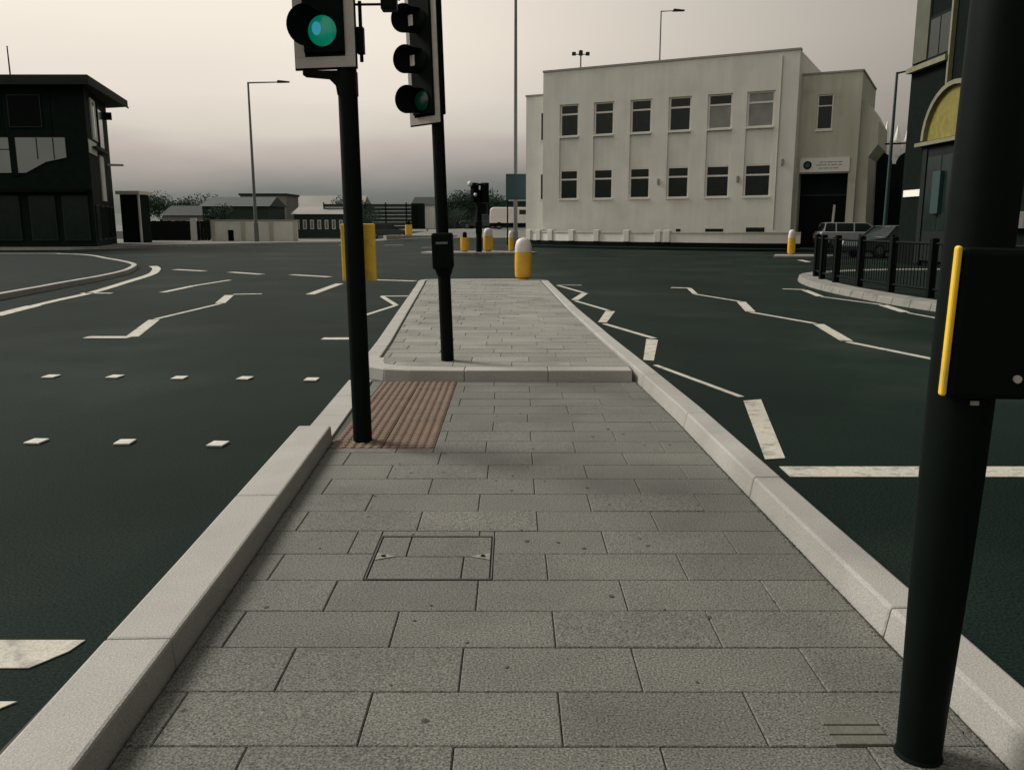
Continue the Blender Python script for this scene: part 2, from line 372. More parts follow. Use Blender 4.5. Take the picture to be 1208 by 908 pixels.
# inspection cover with slabs set in its tray
cov = thing('inspection_cover', 'square recessed inspection cover with paving inset in the middle of the island path', 'manhole cover', ((COV[0] + COV[1]) / 2, (COV[2] + COV[3]) / 2, .016))
hx = (COV[1] - COV[0]) / 2 - .003; hy = (COV[3] - COV[2]) / 2 - .003
f = MB(); t_ = .005
for (a, b, c, d) in ((-hx, hx, hy - t_, hy), (-hx, hx, -hy, -hy + t_), (-hx, -hx + t_, -hy + t_, hy - t_), (hx - t_, hx, -hy + t_, hy - t_)): f.box(a, b, c, d, -.05, .0025)
f.build('cover_frame', 'iron', cov)
hx -= t_ + .006; hy -= t_ + .006
MB().box(-hx - .006, hx + .006, -hy - .006, hy + .006, -.05, -.009).build('cover_tray', 'bed', cov)
for (a, b, c, d) in ((-hx, -hx + .135, 0.002, hy), (-hx + .141, hx, .002, hy), (-hx, hx - .125, -hy, -.003), (hx - .119, hx, -hy, -.003)):
    MB().box(a, b, c, d, -.04, 0).build('inset_slab', 'slab', cov, bevel=.003)
for sx in (-1, 1):
    tri = MB().prism([(-.045, -.04), (.045, 0), (-.045, .04)], .0015, .004).build('key_plate', 'slab_pale', cov)
    tri.location = (sx * (hx - .047), -.005, 0); tri.rotation_euler = (0, 0, 0 if sx < 0 else math.pi)
    kh = MB().cyl((0, 0, .0055), (0, 0, .008), .011, n=12).build('keyhole', 'black', tri, loc=(-.012, 0, 0))
# grit and moss gathered where the slabs meet the kerbs
gq = MB()
for i in range(900):
    y = random.uniform(1.2, 8.0) if i % 3 else random.uniform(1.2, 4.5); side_ = i % 4
    x = (lerp_poly(RI, y) - abs(random.gauss(0, .012)) - .004) if side_ else (lerp_poly(LI, min(y, 5.6)) + abs(random.gauss(0, .012)) + .004)
    if not side_: y = min(y, 5.6)
    r_ = random.uniform(.002, .0065) * (1.6 if random.random() < .04 else 1); n = 5; a0 = random.random() * 6
    ring = [(x + r_ * random.uniform(.7, 1.3) * math.cos(a0 + q * 2 * math.pi / n), y + r_ * 1.5 * random.uniform(.7, 1.3) * math.sin(a0 + q * 2 * math.pi / n), .014) for q in range(n)]
    gq.add(ring + [(x, y, .0165 + r_ * .6)], [(q, (q + 1) % n, n) for q in range(n)])
tag(gq.build('kerbside_grit', 'bed'), kind='stuff')
# chewing gum and small stains trodden on the slabs: flat thin discs
gq = MB()
for i in range(70):
    y = random.uniform(1.8, 7.8); x = random.uniform(-1.05, 1.1); r_ = random.uniform(.006, .014); n = 9
    if COV[0] < x < COV[1] and COV[2] < y < COV[3] or (x < TAC[1] and y > TAC[2]): continue
    rr = [r_ * random.uniform(.75, 1.2) for _ in range(n)]
    gq.add([(x + rr[q] * math.cos(q * 2 * math.pi / n), y + rr[q] * math.sin(q * 2 * math.pi / n), .0172) for q in range(n)] + [(x, y, .0196)], [(q, (q + 1) % n, n) for q in range(n)])
tag(gq.build('trodden_gum', 'bed'), kind='stuff')
# cut brick closers beside the near post
for i in range(3):
    o = MB().box(-.10, .07, -.022, .022, -.03, .006).build('closer_brick', 'mortar', path, bevel=.003, loc=(1.05, 2.27 + i * .05, .016))

# raised bed
RLO = [(-1.60, 8.9), (-1.66, 10.2), (-1.87, 13.55), (-2.08, 17.), (-2.26, 19.9), (-2.36, 21.3)]
def build_kerb(parent, path_pts, w, z0, z1, ln, name='kerb_stone', m='kerb', flip=1, batter=.012, bev=.012, closed_gap=.0009):
    """stones along a polyline of the outer foot; the kerb's body lies on the flip side"""
    P = [Vector(p) for p in path_pts]; d = [0]
    for a, b in zip(P, P[1:]): d.append(d[-1] + (b - a).length)
    def at(s):
        for i in range(len(P) - 1):
            if s <= d[i + 1] + 1e-6: break
        t = (s - d[i]) / (d[i + 1] - d[i]); return P[i].lerp(P[i + 1], t), (P[i + 1] - P[i]).normalized()
    n = max(1, round(d[-1] / ln)); L = d[-1] / n
    for i in range(n):
        sub = [i * L + closed_gap] + [s for s in d if i * L + .03 < s < (i + 1) * L - .03] + [(i + 1) * L - closed_gap]
        A, B, A2, B2 = [], [], [], []
        for s in sub:
            p, t = at(s)
            if s == sub[0]: p2, t = at(s + .02)
            nrm = Vector((-t.y, t.x)) * flip
            A.append(p); B.append(p + nrm * w); A2.append(p + nrm * batter); B2.append(p + nrm * (w - batter))
        q = MB(); k = len(sub); o3 = A[0].to_3d()
        v = [(a.x, a.y, z0) for a in A] + [(a.x, a.y, z1) for a in A2] + [(a.x, a.y, z1) for a in B2] + [(a.x, a.y, z0) for a in B]
        v = [(x - o3.x, y - o3.y, z) for x, y, z in v]; fc = []
        for j in range(k - 1):
            for r in range(3): fc.append((r * k + j, r * k + j + 1, (r + 1) * k + j + 1, (r + 1) * k + j))
        fc += [(0, k, 2 * k, 3 * k), (k - 1, 4 * k - 1, 3 * k - 1, 2 * k - 1)]
        if flip > 0: fc = [f_[::-1] for f_ in fc]
        q.add(v, fc); q.build(name, m, parent, bevel=bev, loc=(o3.x, o3.y, random.uniform(-.0012, .0012)))
kerb_near_left = empty_structure('kerb_left')
build_kerb(kerb_near_left, LO, .252, -.05, .122, 1.6, flip=-1)
build_kerb(kerb_near_left, LF, .235, -.05, .022, .915, 'flush_kerb_stone', flip=-1, batter=.006, bev=.005)
kerb_right = empty_structure('kerb_right')
build_kerb(kerb_right, RO, .215, -.05, .122, 1.6, flip=1, batter=.03)
kerb_raised = empty_structure('kerb_raised_island')
corner = [(1.17, 8.095), (.3, 8.095), (-.6, 8.10), (-1.0, 8.12), (-1.28, 8.2), (-1.46, 8.36), (-1.56, 8.6)] + RLO[:1]
build_kerb(kerb_raised, [Vector(p) for p in corner], .27, -.05, .122, .915, flip=-1, batter=.02)
build_kerb(kerb_raised, RLO, .21, -.05, .122, .915, flip=-1, batter=.02)
far = smooth_path([(-2.36, 21.32), (-2.30, 21.75), (-1.9, 22.0), (-.1, 22.15), (.65, 21.95), (.9, 21.6), (.943, 21.09)], 4)
build_kerb(kerb_raised, far, .2, -.05, .122, .6, flip=-1, batter=.02)
bed = tag(MB().prism([(-1.40, 8.33), (1.19, 8.33), (1.06, 10.8), (.93, 14.4), (.75, 21.2), (.6, 21.8), (-.1, 21.95), (-1.9, 21.8), (-2.14, 21.3), (-2.05, 19.9), (-1.66, 13.55), (-1.46, 10.2), (-1.42, 8.8)], -.05, .10).build('raised_island_paving', 'bed'), kind='structure')
RLI = [(x + .225, y) for x, y in [(-1.60, 8.3)] + RLO + [(-2.36, 22)]]
RRI = [(x - .228, y) for x, y in RO[4:]] + [(.70, 22)]
k = 0
while True:
    y0 = 8.372 + .30 * k; y1 = y0 + .30
    if y0 > 21.7: break
    off = (.3 if k % 2 else 0.) + random.choice((-.12, 0, 0, .1))
    for c_ in range(-5, 3):
        a = off + c_ * .6; b = a + .6
        p = [(a + .002, y0 + .0045), (b - .002, y0 + .0045), (b - .002, y1 - .0045), (a + .002, y1 - .0045)]
        ym = (y0 + y1) / 2
        for pts, sg in ((RLI, -1), (RRI, 1)):
            xa, xb = lerp_poly(pts, y0), lerp_poly(pts, y1); t = (xb - xa) / (y1 - y0)
            if p: p = clip(p, sg, -sg * t, sg * (xa - t * y0))
        if p and y0 < 9.0: p = clip(p, -1, -1, -(-1.33 + 8.62))
        if not p or len(p) < 3 or abs(area(p)) < .004: continue
        slab(p, 'paving_slab', 'slab_pale', bed, .118, tilt=.004)
    k += 1

# ------------------------------------------------------------------ traffic signals
def pole(root, r0, r1, h, n=24):
    MB().cyl((0, 0, 0), (0, 0, h), r0, r1, n).build('pole', 'black', root, smooth=True)
def hood(root, z, Rr, L, a0, a1, flare, z_m='black_matt'):
    q = MB(); n = 18; th = .004
    for rr in (0, 1):
        for i in range(n + 1):
            a = R(a0 + (a1 - a0) * i / n); f_ = math.sin(math.pi * i / n) ** .5
            q.v.append(((Rr - rr * th) * math.cos(a), 0, z + (Rr - rr * th) * math.sin(a)))
            r2 = Rr + flare * f_ - rr * th
            q.v.append((r2 * math.cos(a), -L * (.55 + .45 * f_), z + r2 * math.sin(a)))
    m_ = 2 * (n + 1)
    for i in range(n):
        a = 2 * i; q.f += [(a, a + 1, a + 3, a + 2), (m_ + a, m_ + a + 2, m_ + a + 3, m_ + a + 1), (a + 1, m_ + a + 1, m_ + a + 3, a + 3)]
    return q.build('hood', z_m, root, smooth=True)
def signal_head(root, x, y, z, yaw, wide=.27, sp=.36, border=.066, hoods=(100, 235, .05, .17), lenses=('lens_green', 'lens_amber', 'lens_red'), n=3, highlights=False):
    """three aspect head, bottom at z, front towards local -y"""
    h = n * sp
    hd = MB().box(-wide / 2, wide / 2, -.06, .12, 0.02, h).build('signal_head', 'black_matt', root, bevel=.01, loc=(x, y, z), rot=yaw)
    w2 = wide / 2 + border
    MB().box(-w2 - .006, w2 + .006, -.03, -.012, -border - .012, h + border + .01).build('backing_board', 'black', hd)
    b = MB()
    b.box(-w2, w2, -.037, -.031, -border, 0); b.box(-w2, w2, -.037, -.031, h + .001, h + border)
    b.box(-w2, -wide / 2, -.037, -.031, 0.001, h); b.box(wide / 2, w2, -.037, -.031, 0.001, h)
    b.build('white_border', 'grey_border', hd)
    for i in range(n):
        zc = .15 + i * sp
        MB().cyl((0, -.060, zc), (0, -.069, zc), .105, .10, 28).build('lens_ring', 'black', hd, smooth=True)
        ln = MB(); pr = [(.094, -.0695), (.088, -.078), (.06, -.088), (.03, -.093), (.005, -.094)]
        for r_, yy in pr: ln.v += [(r_ * math.cos(t), yy, zc + r_ * math.sin(t)) for t in [q * math.pi / 12 for q in range(24)]]
        for kk in range(4): ln.f += [(kk * 24 + q, kk * 24 + (q + 1) % 24, kk * 24 + 24 + (q + 1) % 24, kk * 24 + 24 + q) for q in range(24)]
        ln.f.append(tuple(range(96, 120))); ln.build('lens', lenses[i], hd, smooth=True)
        a0, a1, fl, L = hoods; ho = hood(hd, zc, .115, L, a0, a1, fl); ho.location = (0, -.06, 0)
        if highlights and i > 0:
            MB().box(-.108, -.045, -.1, -.096, zc - .04, zc + .06).build('hood_highlight', 'white', hd, bevel=.002)  # white plate put in for the bright highlight inside the hood
    MB().box(-.05, .05, .12, .16, h * .45, h * .55).build('bracket', 'black', hd)
    return hd
def push_unit(root, x, y, z, yaw, w=.24, h=.37, d=.12, plate=True):
    u = MB().box(-w / 2 + .02, w / 2 - .02, -d, -.0285, .015, h - .015).build('push_button_unit', 'black', root, bevel=.012, loc=(x, y, z), rot=yaw)
    if plate: MB().box(-w / 2, w / 2, -.028, .0, 0, h).build('yellow_surround', 'yellow', u, bevel=.008)
    MB().cyl((0, -d - .001, .09), (0, -d - .016, .09), .022, n=16).build('push_button', 'grey_border', u, smooth=True)
    MB().box(-.06, .06, -d - .005, -d - .001, .17, .30).build('instruction_panel', 'black', u)
    return u
# first signal
s1 = thing('traffic_signal', 'black traffic signal showing a green light, beside the red tactile paving', 'traffic light', (-1.052, 5.80, 0), 0, lean=(0, -.009))
pole(s1, .066, .062, 3.9)
MB().cyl((0, 0, -.01), (0, 0, .012), .085, .08, 20).build('base_collar', 'mortar', s1)
hd = signal_head(s1, -.12, -.02, 2.575, R(-8), lenses=('lens_green', 'lens_amber', 'lens_red'), hoods=(95, 245, .05, .19))
core = MB(); core.v = [(-.028 + .03 * math.cos(t), -.0965, .16 + .042 * math.sin(t)) for t in [q * math.pi / 8 for q in range(16)]] + [(-.028 + .03 * math.cos(t), -.0935, .16 + .042 * math.sin(t)) for t in [q * math.pi / 8 for q in range(16)]]
core.f = [tuple(range(16))] + [(q, 16 + q, 16 + (q + 1) % 16, (q + 1) % 16) for q in range(16)]
core.build('lamp_glow', 'lens_blue', hd)
MB().prof([(-.28, 2.495), (.062, 2.495), (.062, 2.34), (-.062, 2.34), (-.070, 2.40), (-.12, 2.45), (-.28, 2.465)], -.04, .05).build('head_bracket', 'black', s1, bevel=.005)
arm = MB().cyl((.06, 0, 2.90), (.26, 0, 2.90), .008, n=8).cyl((.10, 0, 2.55), (.10, 0, 2.92), .012, n=8)
arm.box(.075, .12, -.03, .03, 2.60, 2.76); arm.build('side_bracket', 'black', s1)
MB().box(.24, .34, -.05, .05, 2.86, 2.98).build('detector', 'black', s1, bevel=.008)
MB().cyl((.34, 0, 2.93), (.38, 0, 2.99), .02, .03, n=10).build('detector_visor', 'black', s1)
push_unit(s1, 0.01, .085, 1.13, math.pi, w=.235, h=.39)
# second signal
s2 = thing('traffic_signal', 'black traffic signal turned to the left, standing in the pale slabs of the raised island', 'traffic light', (-.672, 8.744, .12), 0, lean=(0, -.027))
pole(s2, .067, .058, 3.8)
signal_head(s2, -.10, .0, 2.44, R(-40), wide=.29, sp=.37, lenses=('lens_dim', 'black', 'black'), hoods=(80, 268, .04, .22), highlights=True)
pu = MB().box(-.105, .105, -.13, .07, .95, 1.31).build('push_button_unit', 'black', s2, bevel=.02)
MB().box(-.06, .06, -.137, -.131, 1.20, 1.222).build('instruction_panel', 'steel', pu)
MB().cyl((0, -.131, 1.05), (0, -.145, 1.05), .025, n=16).build('push_button', 'black', pu)
MB().cyl((0, 0, .88), (0, 0, .95), .072, .095, 20).build('clamp', 'black', s2)
# near post at the right edge
s3 = thing('signal_post', 'thick black post with a yellow edged push button unit, close at the right edge', 'post', (1.172, 2.205, 0), 0, lean=(0, .018))
MB().lathe([(.060, 0), (.064, .2), (.074, .55), (.080, .85), (.0825, 1.2), (.0825, 3.6)], 32).build('pole', 'black', s3, smooth=True)
MB().lathe([(.066, 0), (.066, .02), (.062, .028)], 24).build('base_collar', 'black', s3, smooth=True)
u3 = MB().box(-.098, .115, -.118, -.05, 1.085, 1.462).build('push_button_unit', 'black', s3, bevel=.015)
MB().box(-.114, -.099, -.118, -.096, 1.092, 1.466).build('yellow_surround', 'yellow', u3, bevel=.010, seg=3)
MB().cyl((.07, -.119, 1.14), (.07, -.126, 1.14), .010, n=16).build('push_button', 'grey_border', u3, smooth=True)
MB().box(-.02, .0, -.090, -.084, 1.065, 1.076).build('screw', 'coping', u3)

# ------------------------------------------------------------------ bollards
def bollard(loc, label, dark_top=False, sc=1):
    t = thing('bollard', label, 'bollard', loc, 0, 'yellow keep left bollards')
    MB().lathe([(.12, 0), (.13, .04), (.2, .07), (.215, .14), (.222, .4), (.215, .70)], 24, 1, .75).build('body', 'orange', t, smooth=True)
    if dark_top:
        MB().lathe([(.10, .701), (.11, .72), (.11, .90), (.08, .96), (.02, .98)], 20, 1, .8).build('cap', 'black', t, smooth=True)
    else:
        MB().lathe([(.216, .702), (.214, .80), (.20, .90), (.17, .98), (.11, 1.04), (.03, 1.06)], 24, 1, .75).build('dome', 'dome', t, smooth=True)
    MB().lathe([(.16, -.012), (.16, .002)], 20).build('foot', 'concrete', t)
    t.scale = (sc, sc, sc); return t
bollard((.29, 21.9, .11), 'largest yellow bollard with a white dome, at the end of the raised island')
isl = tag(MB().prism([(-4.6, 43.4), (-3.6, 42.6), (.4, 42.8), (1.3, 43.6), (.8, 45.0), (-3.6, 45.2), (-4.4, 44.6)], -.02, .12).build('far_island', 'kerb_dark', bevel=.03), kind='structure')
bollard((-2.40, 43.7, .12), 'yellow bollard with a small black top, left of the dark far signal post', True, 1.02)
bollard((-1.22, 44.0, .12), 'yellow bollard with a white top just right of the dark far signal post', sc=1.12)
bollard((-.05, 44.2, .12), 'slim yellow bollard at the right end of the far island', sc=1.0).scale = (.6, .8, 1.0)
bollard((-3.35, 44.3, .12), 'yellow bollard mostly hidden behind the push button unit of the second signal', sc=.95)
MB_ = MB().prism([(-10.6, 72.6), (-5.2, 72.6), (-4.7, 73.6), (-5.6, 74.8), (-10.4, 74.8), (-11, 73.6)], .0, .55)
tag(MB_.build('distant_island', 'kerb_dark'), kind='structure')
bollard((-8.8, 73.4, .5), 'small yellow bollard with black top, farthest away on the distant island', True, 1.35)
tag(MB().prism([(12.1, 39.6), (14.6, 39.2), (15.2, 39.8), (14.7, 40.6), (12.5, 40.7)], -.02, .09).build('refuge_island', 'kerb', bevel=.02), kind='structure')
bollard((13.05, 40.1, .09), 'slim yellow bollard on a small refuge in front of the white building entrance', sc=1.0).scale = (.8, .9, 1.1)

# far signal on the island
s4 = thing('traffic_signal', 'distant dark traffic signal with two heads among the bollards on the far island', 'traffic light', (-1.66, 43.3, .12), 0)
MB().cyl((0, 0, 0), (0, 0, 3.0), .15, .14, 16).build('pole', 'black', s4, smooth=True)
MB().box(-.16, .16, -.18, .16, .9, 1.5).build('push_button_unit', 'black', s4, bevel=.03)
MB().box(-.06, .38, -.2, .16, 1.9, 2.4).build('control_box', 'black', s4, bevel=.03)
for sx, yw in ((-.2, .9), (.30, -.8)):
    b = MB().box(-.2, .2, -.12, .12, 0, .95).build('signal_head', 'black_matt', s4, bevel=.03, loc=(sx, 0, 2.45), rot=yw)
    for i in range(3): ho = hood(b, .17 + .3 * i, .12, .2, 20, 160, .02); ho.location = (0, -.12, 0)
MB().lathe([(.02, 0), (.10, .05), (.13, .14), (.09, .24), (.02, .28)], 14).build('white_glint', 'dome', s4, smooth=True, loc=(-.42, -.2, 3.2))  # white blob standing in for a bright reflected spot on the signal
MB().lathe([(.02, 0), (.07, .04), (.09, .1), (.05, .18)], 12).build('side_glint', 'dome', s4, smooth=True, loc=(-.15, -.25, 2.72))  # smaller white blob, a second glint put into the shape

# ------------------------------------------------------------------ pavements
P_left = [(-9.6, 8), (-9.75, 12), (-10.1, 15), (-10.45, 17.8), (-10.70, 19.6), (-10.94, 21.3), (-11.25, 23.6), (-11.75, 26), (-12.35, 27.9), (-13.1, 29.9), (-14.0, 31.6), (-15.3, 33.6), (-17, 36), (-19.2, 39.2), (-21.5, 41.0), (-26, 41.6), (-60, 42)]
sp_ = smooth_path(P_left, 3)
lp = tag(MB().prism([(p.x - .1, p.y) for p in sp_] + [(-60, 8)], -.05, .105).build('left_pavement', 'asphalt_pave'), kind='structure')
build_kerb(lp, sp_, .19, -.05, .125, .915, flip=1)
F_left = smooth_path([(-75, 49.0), (-40, 49.6), (-27.6, 50.2), (-25.0, 52), (-22.6, 58), (-19.5, 63.2), (-16.0, 66.5), (-12.6, 68.5), (-11.6, 70.5), (-12.6, 73)], 3)
fp = tag(MB().prism([(p.x, p.y) for p in F_left] + [(-14, 80), (-80, 80)], -.05, .13).build('far_left_pavement', 'gravel'), kind='structure')
build_kerb(fp, [p + Vector((0, -.02)) for p in F_left], .35, -.05, .15, 1.83, m='kerb', flip=1)
# right corner: broad weathered kerb, pavement behind it
K_right = smooth_path([(13.5, 27.0), (11.0, 26.6), (9.3, 25.6), (8.2, 24.3), (7.60, 22.6), (7.26, 20.7), (7.15, 18.9), (7.18, 17.4), (7.26, 16.1), (7.50, 14.6), (7.9, 12.8), (8.5, 10.6), (9.3, 8.0), (10.2, 4)], 3)
rp = tag(MB().prism([(p.x + .1, p.y + .0) for p in K_right[::-1]][:-1][::1] + [(13.5, 26.9), (13.5, 31.5), (24, 31.5), (24, 4)][::1][:0] + [(13.6, 26.9), (24, 26.9), (24, 4)], -.05, .105).build('right_pavement', 'asphalt_pave'), kind='structure')
if area([(p.x, p.y) for p in K_right]) : pass
build_kerb(rp, K_right, .62, -.05, .135, .6, m='kerb_dark', flip=1, closed_gap=.004, batter=.05)
tag(MB().box(13.6, 30, 26.95, 31.5, -.05, .10).build('pub_forecourt', 'asphalt_pave'), kind='structure')

# guard rail round the corner
gr = thing('guard_rail', 'black pedestrian guard rail following the curved kerb on the right corner', 'railing', (7.8, 19, .13))
gp = [(8.15, 22.9), (7.90, 21.75), (7.78, 20.5), (7.78, 19.1), (7.85, 17.65), (7.99, 16.25), (8.3, 14.8), (8.7, 13.2)]
gp = [Vector((x - 7.8, y - 19)) for x, y in gp]
post0 = None
for p in gp:
    if post0 is None: post0 = MB().box(-.065, .065, -.065, .065, 0, 1.12).build('post', 'black', gr, bevel=.01, loc=(p.x, p.y, 0))
    else: inst(post0, gr, (p.x, p.y, 0))
for a, b in zip(gp, gp[1:]):
    for zz in (.16, 1.02):
        MB().cyl((a.x, a.y, zz), (b.x, b.y, zz), .025, n=8).build('rail', 'black', gr)
    q = MB(); n = int((b - a).length / .11)
    for i in range(1, n): c = a.lerp(b, i / n); q.cyl((c.x, c.y, .16), (c.x, c.y, 1.02), .009, n=5)
    tag(q.build('railing_bars', 'black', gr), kind='stuff')

# ------------------------------------------------------------------ white building
wb = thing('white_building', 'two storey white rendered building with six bays of windows behind a low wall', 'building', (2.06, 58.5, 0), R(-27.53))
Lw = 16.23
cols = [(1.33, 2.45), (3.73, 4.88), (6.21, 7.38), (8.69, 9.89), (11.12, 12.39), (13.46, 14.84)]
ZU, ZL = (7.15, 9.1), (3.13, 4.96)
wl = MB()
xsb = [0]
for a, b in cols: xsb += [a - .12, b + .12]
xsb.append(Lw)
for i in range(0, len(xsb), 2): wl.box(xsb[i], xsb[i + 1], 0, .4, 0, 11.25)          # piers between the bays
for a, b in cols:
    wl.box(a - .119, b + .119, .001, .4, ZU[1] + .05, 11.25); wl.box(a - .119, b + .119, .001, .4, 0, ZL[0] - .1)
wl.box(0, .4, .4, 14, 0, 11.25); wl.box(Lw - .4, Lw, .4, 14, 0, 11.25); wl.box(.4, Lw - .4, 13.6, 14, 0, 11.25)
wl.build('wall', 'render', wb)
for a, b in cols:
    MB().box(a - .119, b + .119, .10, .38, ZL[1] + .03, ZU[0] - .08).build('spandrel_panel', 'render', wb)
MB().box(.4, Lw - .4, .4, 13.6, 10.6, 10.75).build('roof', 'roofing', wb)
MB().box(-.03, Lw + .03, -.05, .45, 11.252, 11.37).build('coping', 'coping', wb)
for zi, (z0, z1) in enumerate((ZL, ZU)):
    for ci, (a, b) in enumerate(cols):
        fr = MB(); y0, y1 = .10, .18
        fr.box(a - .119, a, y0, y1, z0, z1 + .05); fr.box(b, b + .119, y0, y1, z0, z1 + .05)
        fr.box(a, b, y0, y1, z1 - .04, z1 + .05); fr.box(a, b, y0, y1, z0, z0 + .06); fr.box(a, b, y0 + .002, y1 - .002, z1 - .62, z1 - .52)
        win = fr.build('window', 'frame', wb)
        MB().box(a - .001, b + .001, .15, .17, z0 + .061, z1 - .621).build('pane', 'glass_pale' if (zi and ci >= 4) else 'glass', win)
        MB().box(a - .001, b + .001, .15, .17, z1 - .519, z1 - .041).build('pane', 'glass_pale' if (zi and ci == 5) else 'glass', win)
        MB().box(a - .117, b + .117, -.06, .2, z0 - .099, z0 - .001).build('sill', 'frame', win)
        MB().box(a - .11, b + .11, .25, .39, z0 - .05, z1 + .04).build('reveal', 'black_matt', win)
for a, b, z0, z1 in ((11.16, 12.28, .98, 1.22), (13.65, 14.75, 1.0, 1.30), (9.3, 9.6, .95, 1.2)):
    MB().box(a, b, -.012, .05, z0, z1).build('basement_window', 'glass', wb)
for s_x, z in ((8.0, 3.95), (12.95, 4.0), (15.5, 4.9)):
    MB().box(s_x, s_x + .13, -.16, -.001, z, z + .35).build('wall_lamp', 'coping', wb, bevel=.02)
MB().cyl((15.25, -.04, 1.2), (15.25, -.04, 11), .045, n=8).build('drainpipe', 'render2', wb)
# left wing
lw = MB(); lw.box(-1.7, -.002, .9, 10, 0, 9.95); lw.build('left_wing', 'render', wb)
MB().box(-1.75, -.002, .85, 10, 9.952, 10.06).build('coping', 'coping', wb)
for z0, z1 in ((7.0, 8.9), (3.1, 4.9)):
    fr = MB().box(-.62, -.16, .84, .92, z0, z1).build('window', 'frame', wb); MB().box(-.52, -.22, .825, .838, z0 + .08, z1 - .08).build('pane', 'glass', fr)
# right wing with the entrance
rw = MB(); Y0 = 1.0
rw.box(Lw + .002, 16.38, Y0, 9, 0, 10.0); rw.box(19.13, 19.55, Y0, 9, 0, 10.0); rw.box(16.38, 19.13, Y0 + .001, 1.4, 4.42, 6.9); rw.box(16.38, 17.17, Y0 + .001, 1.4, 6.9, 8.86)
rw.box(18.06, 19.13, Y0 + .001, 1.4, 6.9, 8.86); rw.box(16.38, 19.13, Y0 + .001, 1.4, 8.86, 10.0); rw.box(16.38, 19.13, 8.6, 9, 0, 10)
rw.build('right_wing', 'render2', wb)
MB().box(16.2, 19.6, .95, 9, 10.002, 10.1).build('coping', 'coping', wb)
MB().prof([(19.552, .1), (20.25, .1), (20.1, 5.3), (20.55, 6.0), (20.5, 7.3), (20.0, 8.2), (19.552, 8.6)], 1.5, 8).build('side_bay', 'render2', wb)
fr = MB(); a, b, z0, z1 = 17.172, 18.058, 6.902, 8.858
fr.box(a, a + .07, 1.06, 1.14, z0, z1); fr.box(b - .07, b, 1.06, 1.14, z0, z1); fr.box(a + .07, b - .07, 1.06, 1.14, z0, z0 + .07); fr.box(a + .07, b - .07, 1.06, 1.14, z1 - .07, z1); fr.box(a + .07, b - .07, 1.06, 1.14, 8.2, 8.26)
win = fr.build('window', 'frame', wb); MB().box(a + .07, b - .07, 1.15, 1.2, z0, z1).build('pane', 'glass', win); MB().box(a - .05, b + .05, .94, 1.2, z0 - .1, z0 - .002).build('sill', 'frame', win)
sg = MB().box(16.42, 19.18, .90, .998, 4.50, 5.30).build('fascia_sign', 'render', wb)
MB().cyl((16.85, .897, 4.9), (16.85, .885, 4.9), .24, n=24).build('round_emblem', 'black_matt', sg)
MB().cyl((16.85, .883, 4.9), (16.85, .880, 4.9), .15, n=20).build('emblem_ring', 'teal', sg)
for z, xx0, seq in ((5.02, 17.5, (.22, .12, .3, .16, .24)), (4.86, 17.35, (.3, .2, .14, .34, .2)), (4.68, 17.5, (.2, .28, .12, .3))):
    q = MB(); x = xx0
    for w_ in seq: q.box(x, x + w_, .893, .899, z, z + .06); x += w_ + .06
    q.build('lettering', 'coping', sg)
MB().box(16.38, 19.13, 1.9, 2.0, 0, 4.42).build('entrance_door', 'dark_cladding', wb)
dr = MB()
for i in range(5): dr.box(16.45 + i * .54, 16.93 + i * .54, 1.87, 1.898, .2, 3.1)
dr.build('door_leaves', 'black_matt', wb)
MB().box(16.385, 19.125, 1.84, 1.868, 3.15, 3.25).build('door_rail', 'roofing', wb)
MB().cyl((18.45, .6, .1), (18.55, .6, 2.6), .07, n=8).build('entrance_post', 'render2', wb)

# roof things
fl = thing('floodlight_mast', 'floodlight mast with two lamps standing up behind the white roof', 'floodlight', (5.0, 65, 0))
MB().cyl((0, 0, 0), (0, 0, 13.9), .08, .05, 8).build('mast', 'steel', fl); MB().cyl((-.55, 0, 13.6), (.55, 0, 13.6), .035, n=6).build('crossbar', 'steel', fl)
for x in (-.5, 0, .5): MB().box(x - .14, x + .14, -.1, .1, 13.52, 13.76 + (.1 if x == 0 else 0)).build('lamp', 'roofing', fl, bevel=.02)

# boundary wall in front
bw = thing('boundary_wall', 'low pale boundary wall with pillars in front of the white building', 'wall', (0, 0, 0))
wp = [(1.25, 59.0), (3.6, 56.4), (6.2, 54.2), (8.6, 52.4), (11.0, 50.9), (13.5, 49.5), (16.3, 48.6)]
wps = smooth_path(wp, 6)
def wall_run(pts, z0, z1, th, name, m, parent, y_off=0):
    q = MB(); P = [Vector(p) for p in pts]
    for k, p in enumerate(P):
        t = (P[min(k + 1, len(P) - 1)] - P[max(k - 1, 0)]).normalized(); n = Vector((-t.y, t.x))
        a = p + n * (th / 2 + y_off); b = p - n * (th / 2 - y_off)
        q.v += [(a.x, a.y, z0), (a.x, a.y, z1), (b.x, b.y, z1), (b.x, b.y, z0)]
    for k in range(len(P) - 1):
        for r_ in range(4): q.f.append((4 * k + r_, 4 * k + (r_ + 1) % 4, 4 * k + 4 + (r_ + 1) % 4, 4 * k + 4 + r_))
    q.f += [(3, 2, 1, 0), tuple(4 * (len(P) - 1) + i for i in range(4))]
    return q.build(name, m, parent)
wall_run(wps, .0, .42, .34, 'shade_plinth', 'dark_brick', bw)  # dark base colour stands for the band of shade below the wall
wall_run(wps, .422, .95, .22, 'wall_panel', 'render', bw)
wall_run(wps, .952, 1.05, .30, 'wall_coping', 'render2', bw)
for s_, frac in enumerate((0, .045, .10, .19, .285, .40, .52, .555)):
    i = min(int(frac * 1.0 * (len(wps) - 1)), len(wps) - 2); p = wps[i].lerp(wps[i + 1], frac * (len(wps) - 1) - i)
    MB().box(-.19, .19, -.24, .24, .43, 1.14).build('pillar', 'render', bw, bevel=.02, loc=(p.x, p.y, 0), rot=R(-40 + 20 * frac))
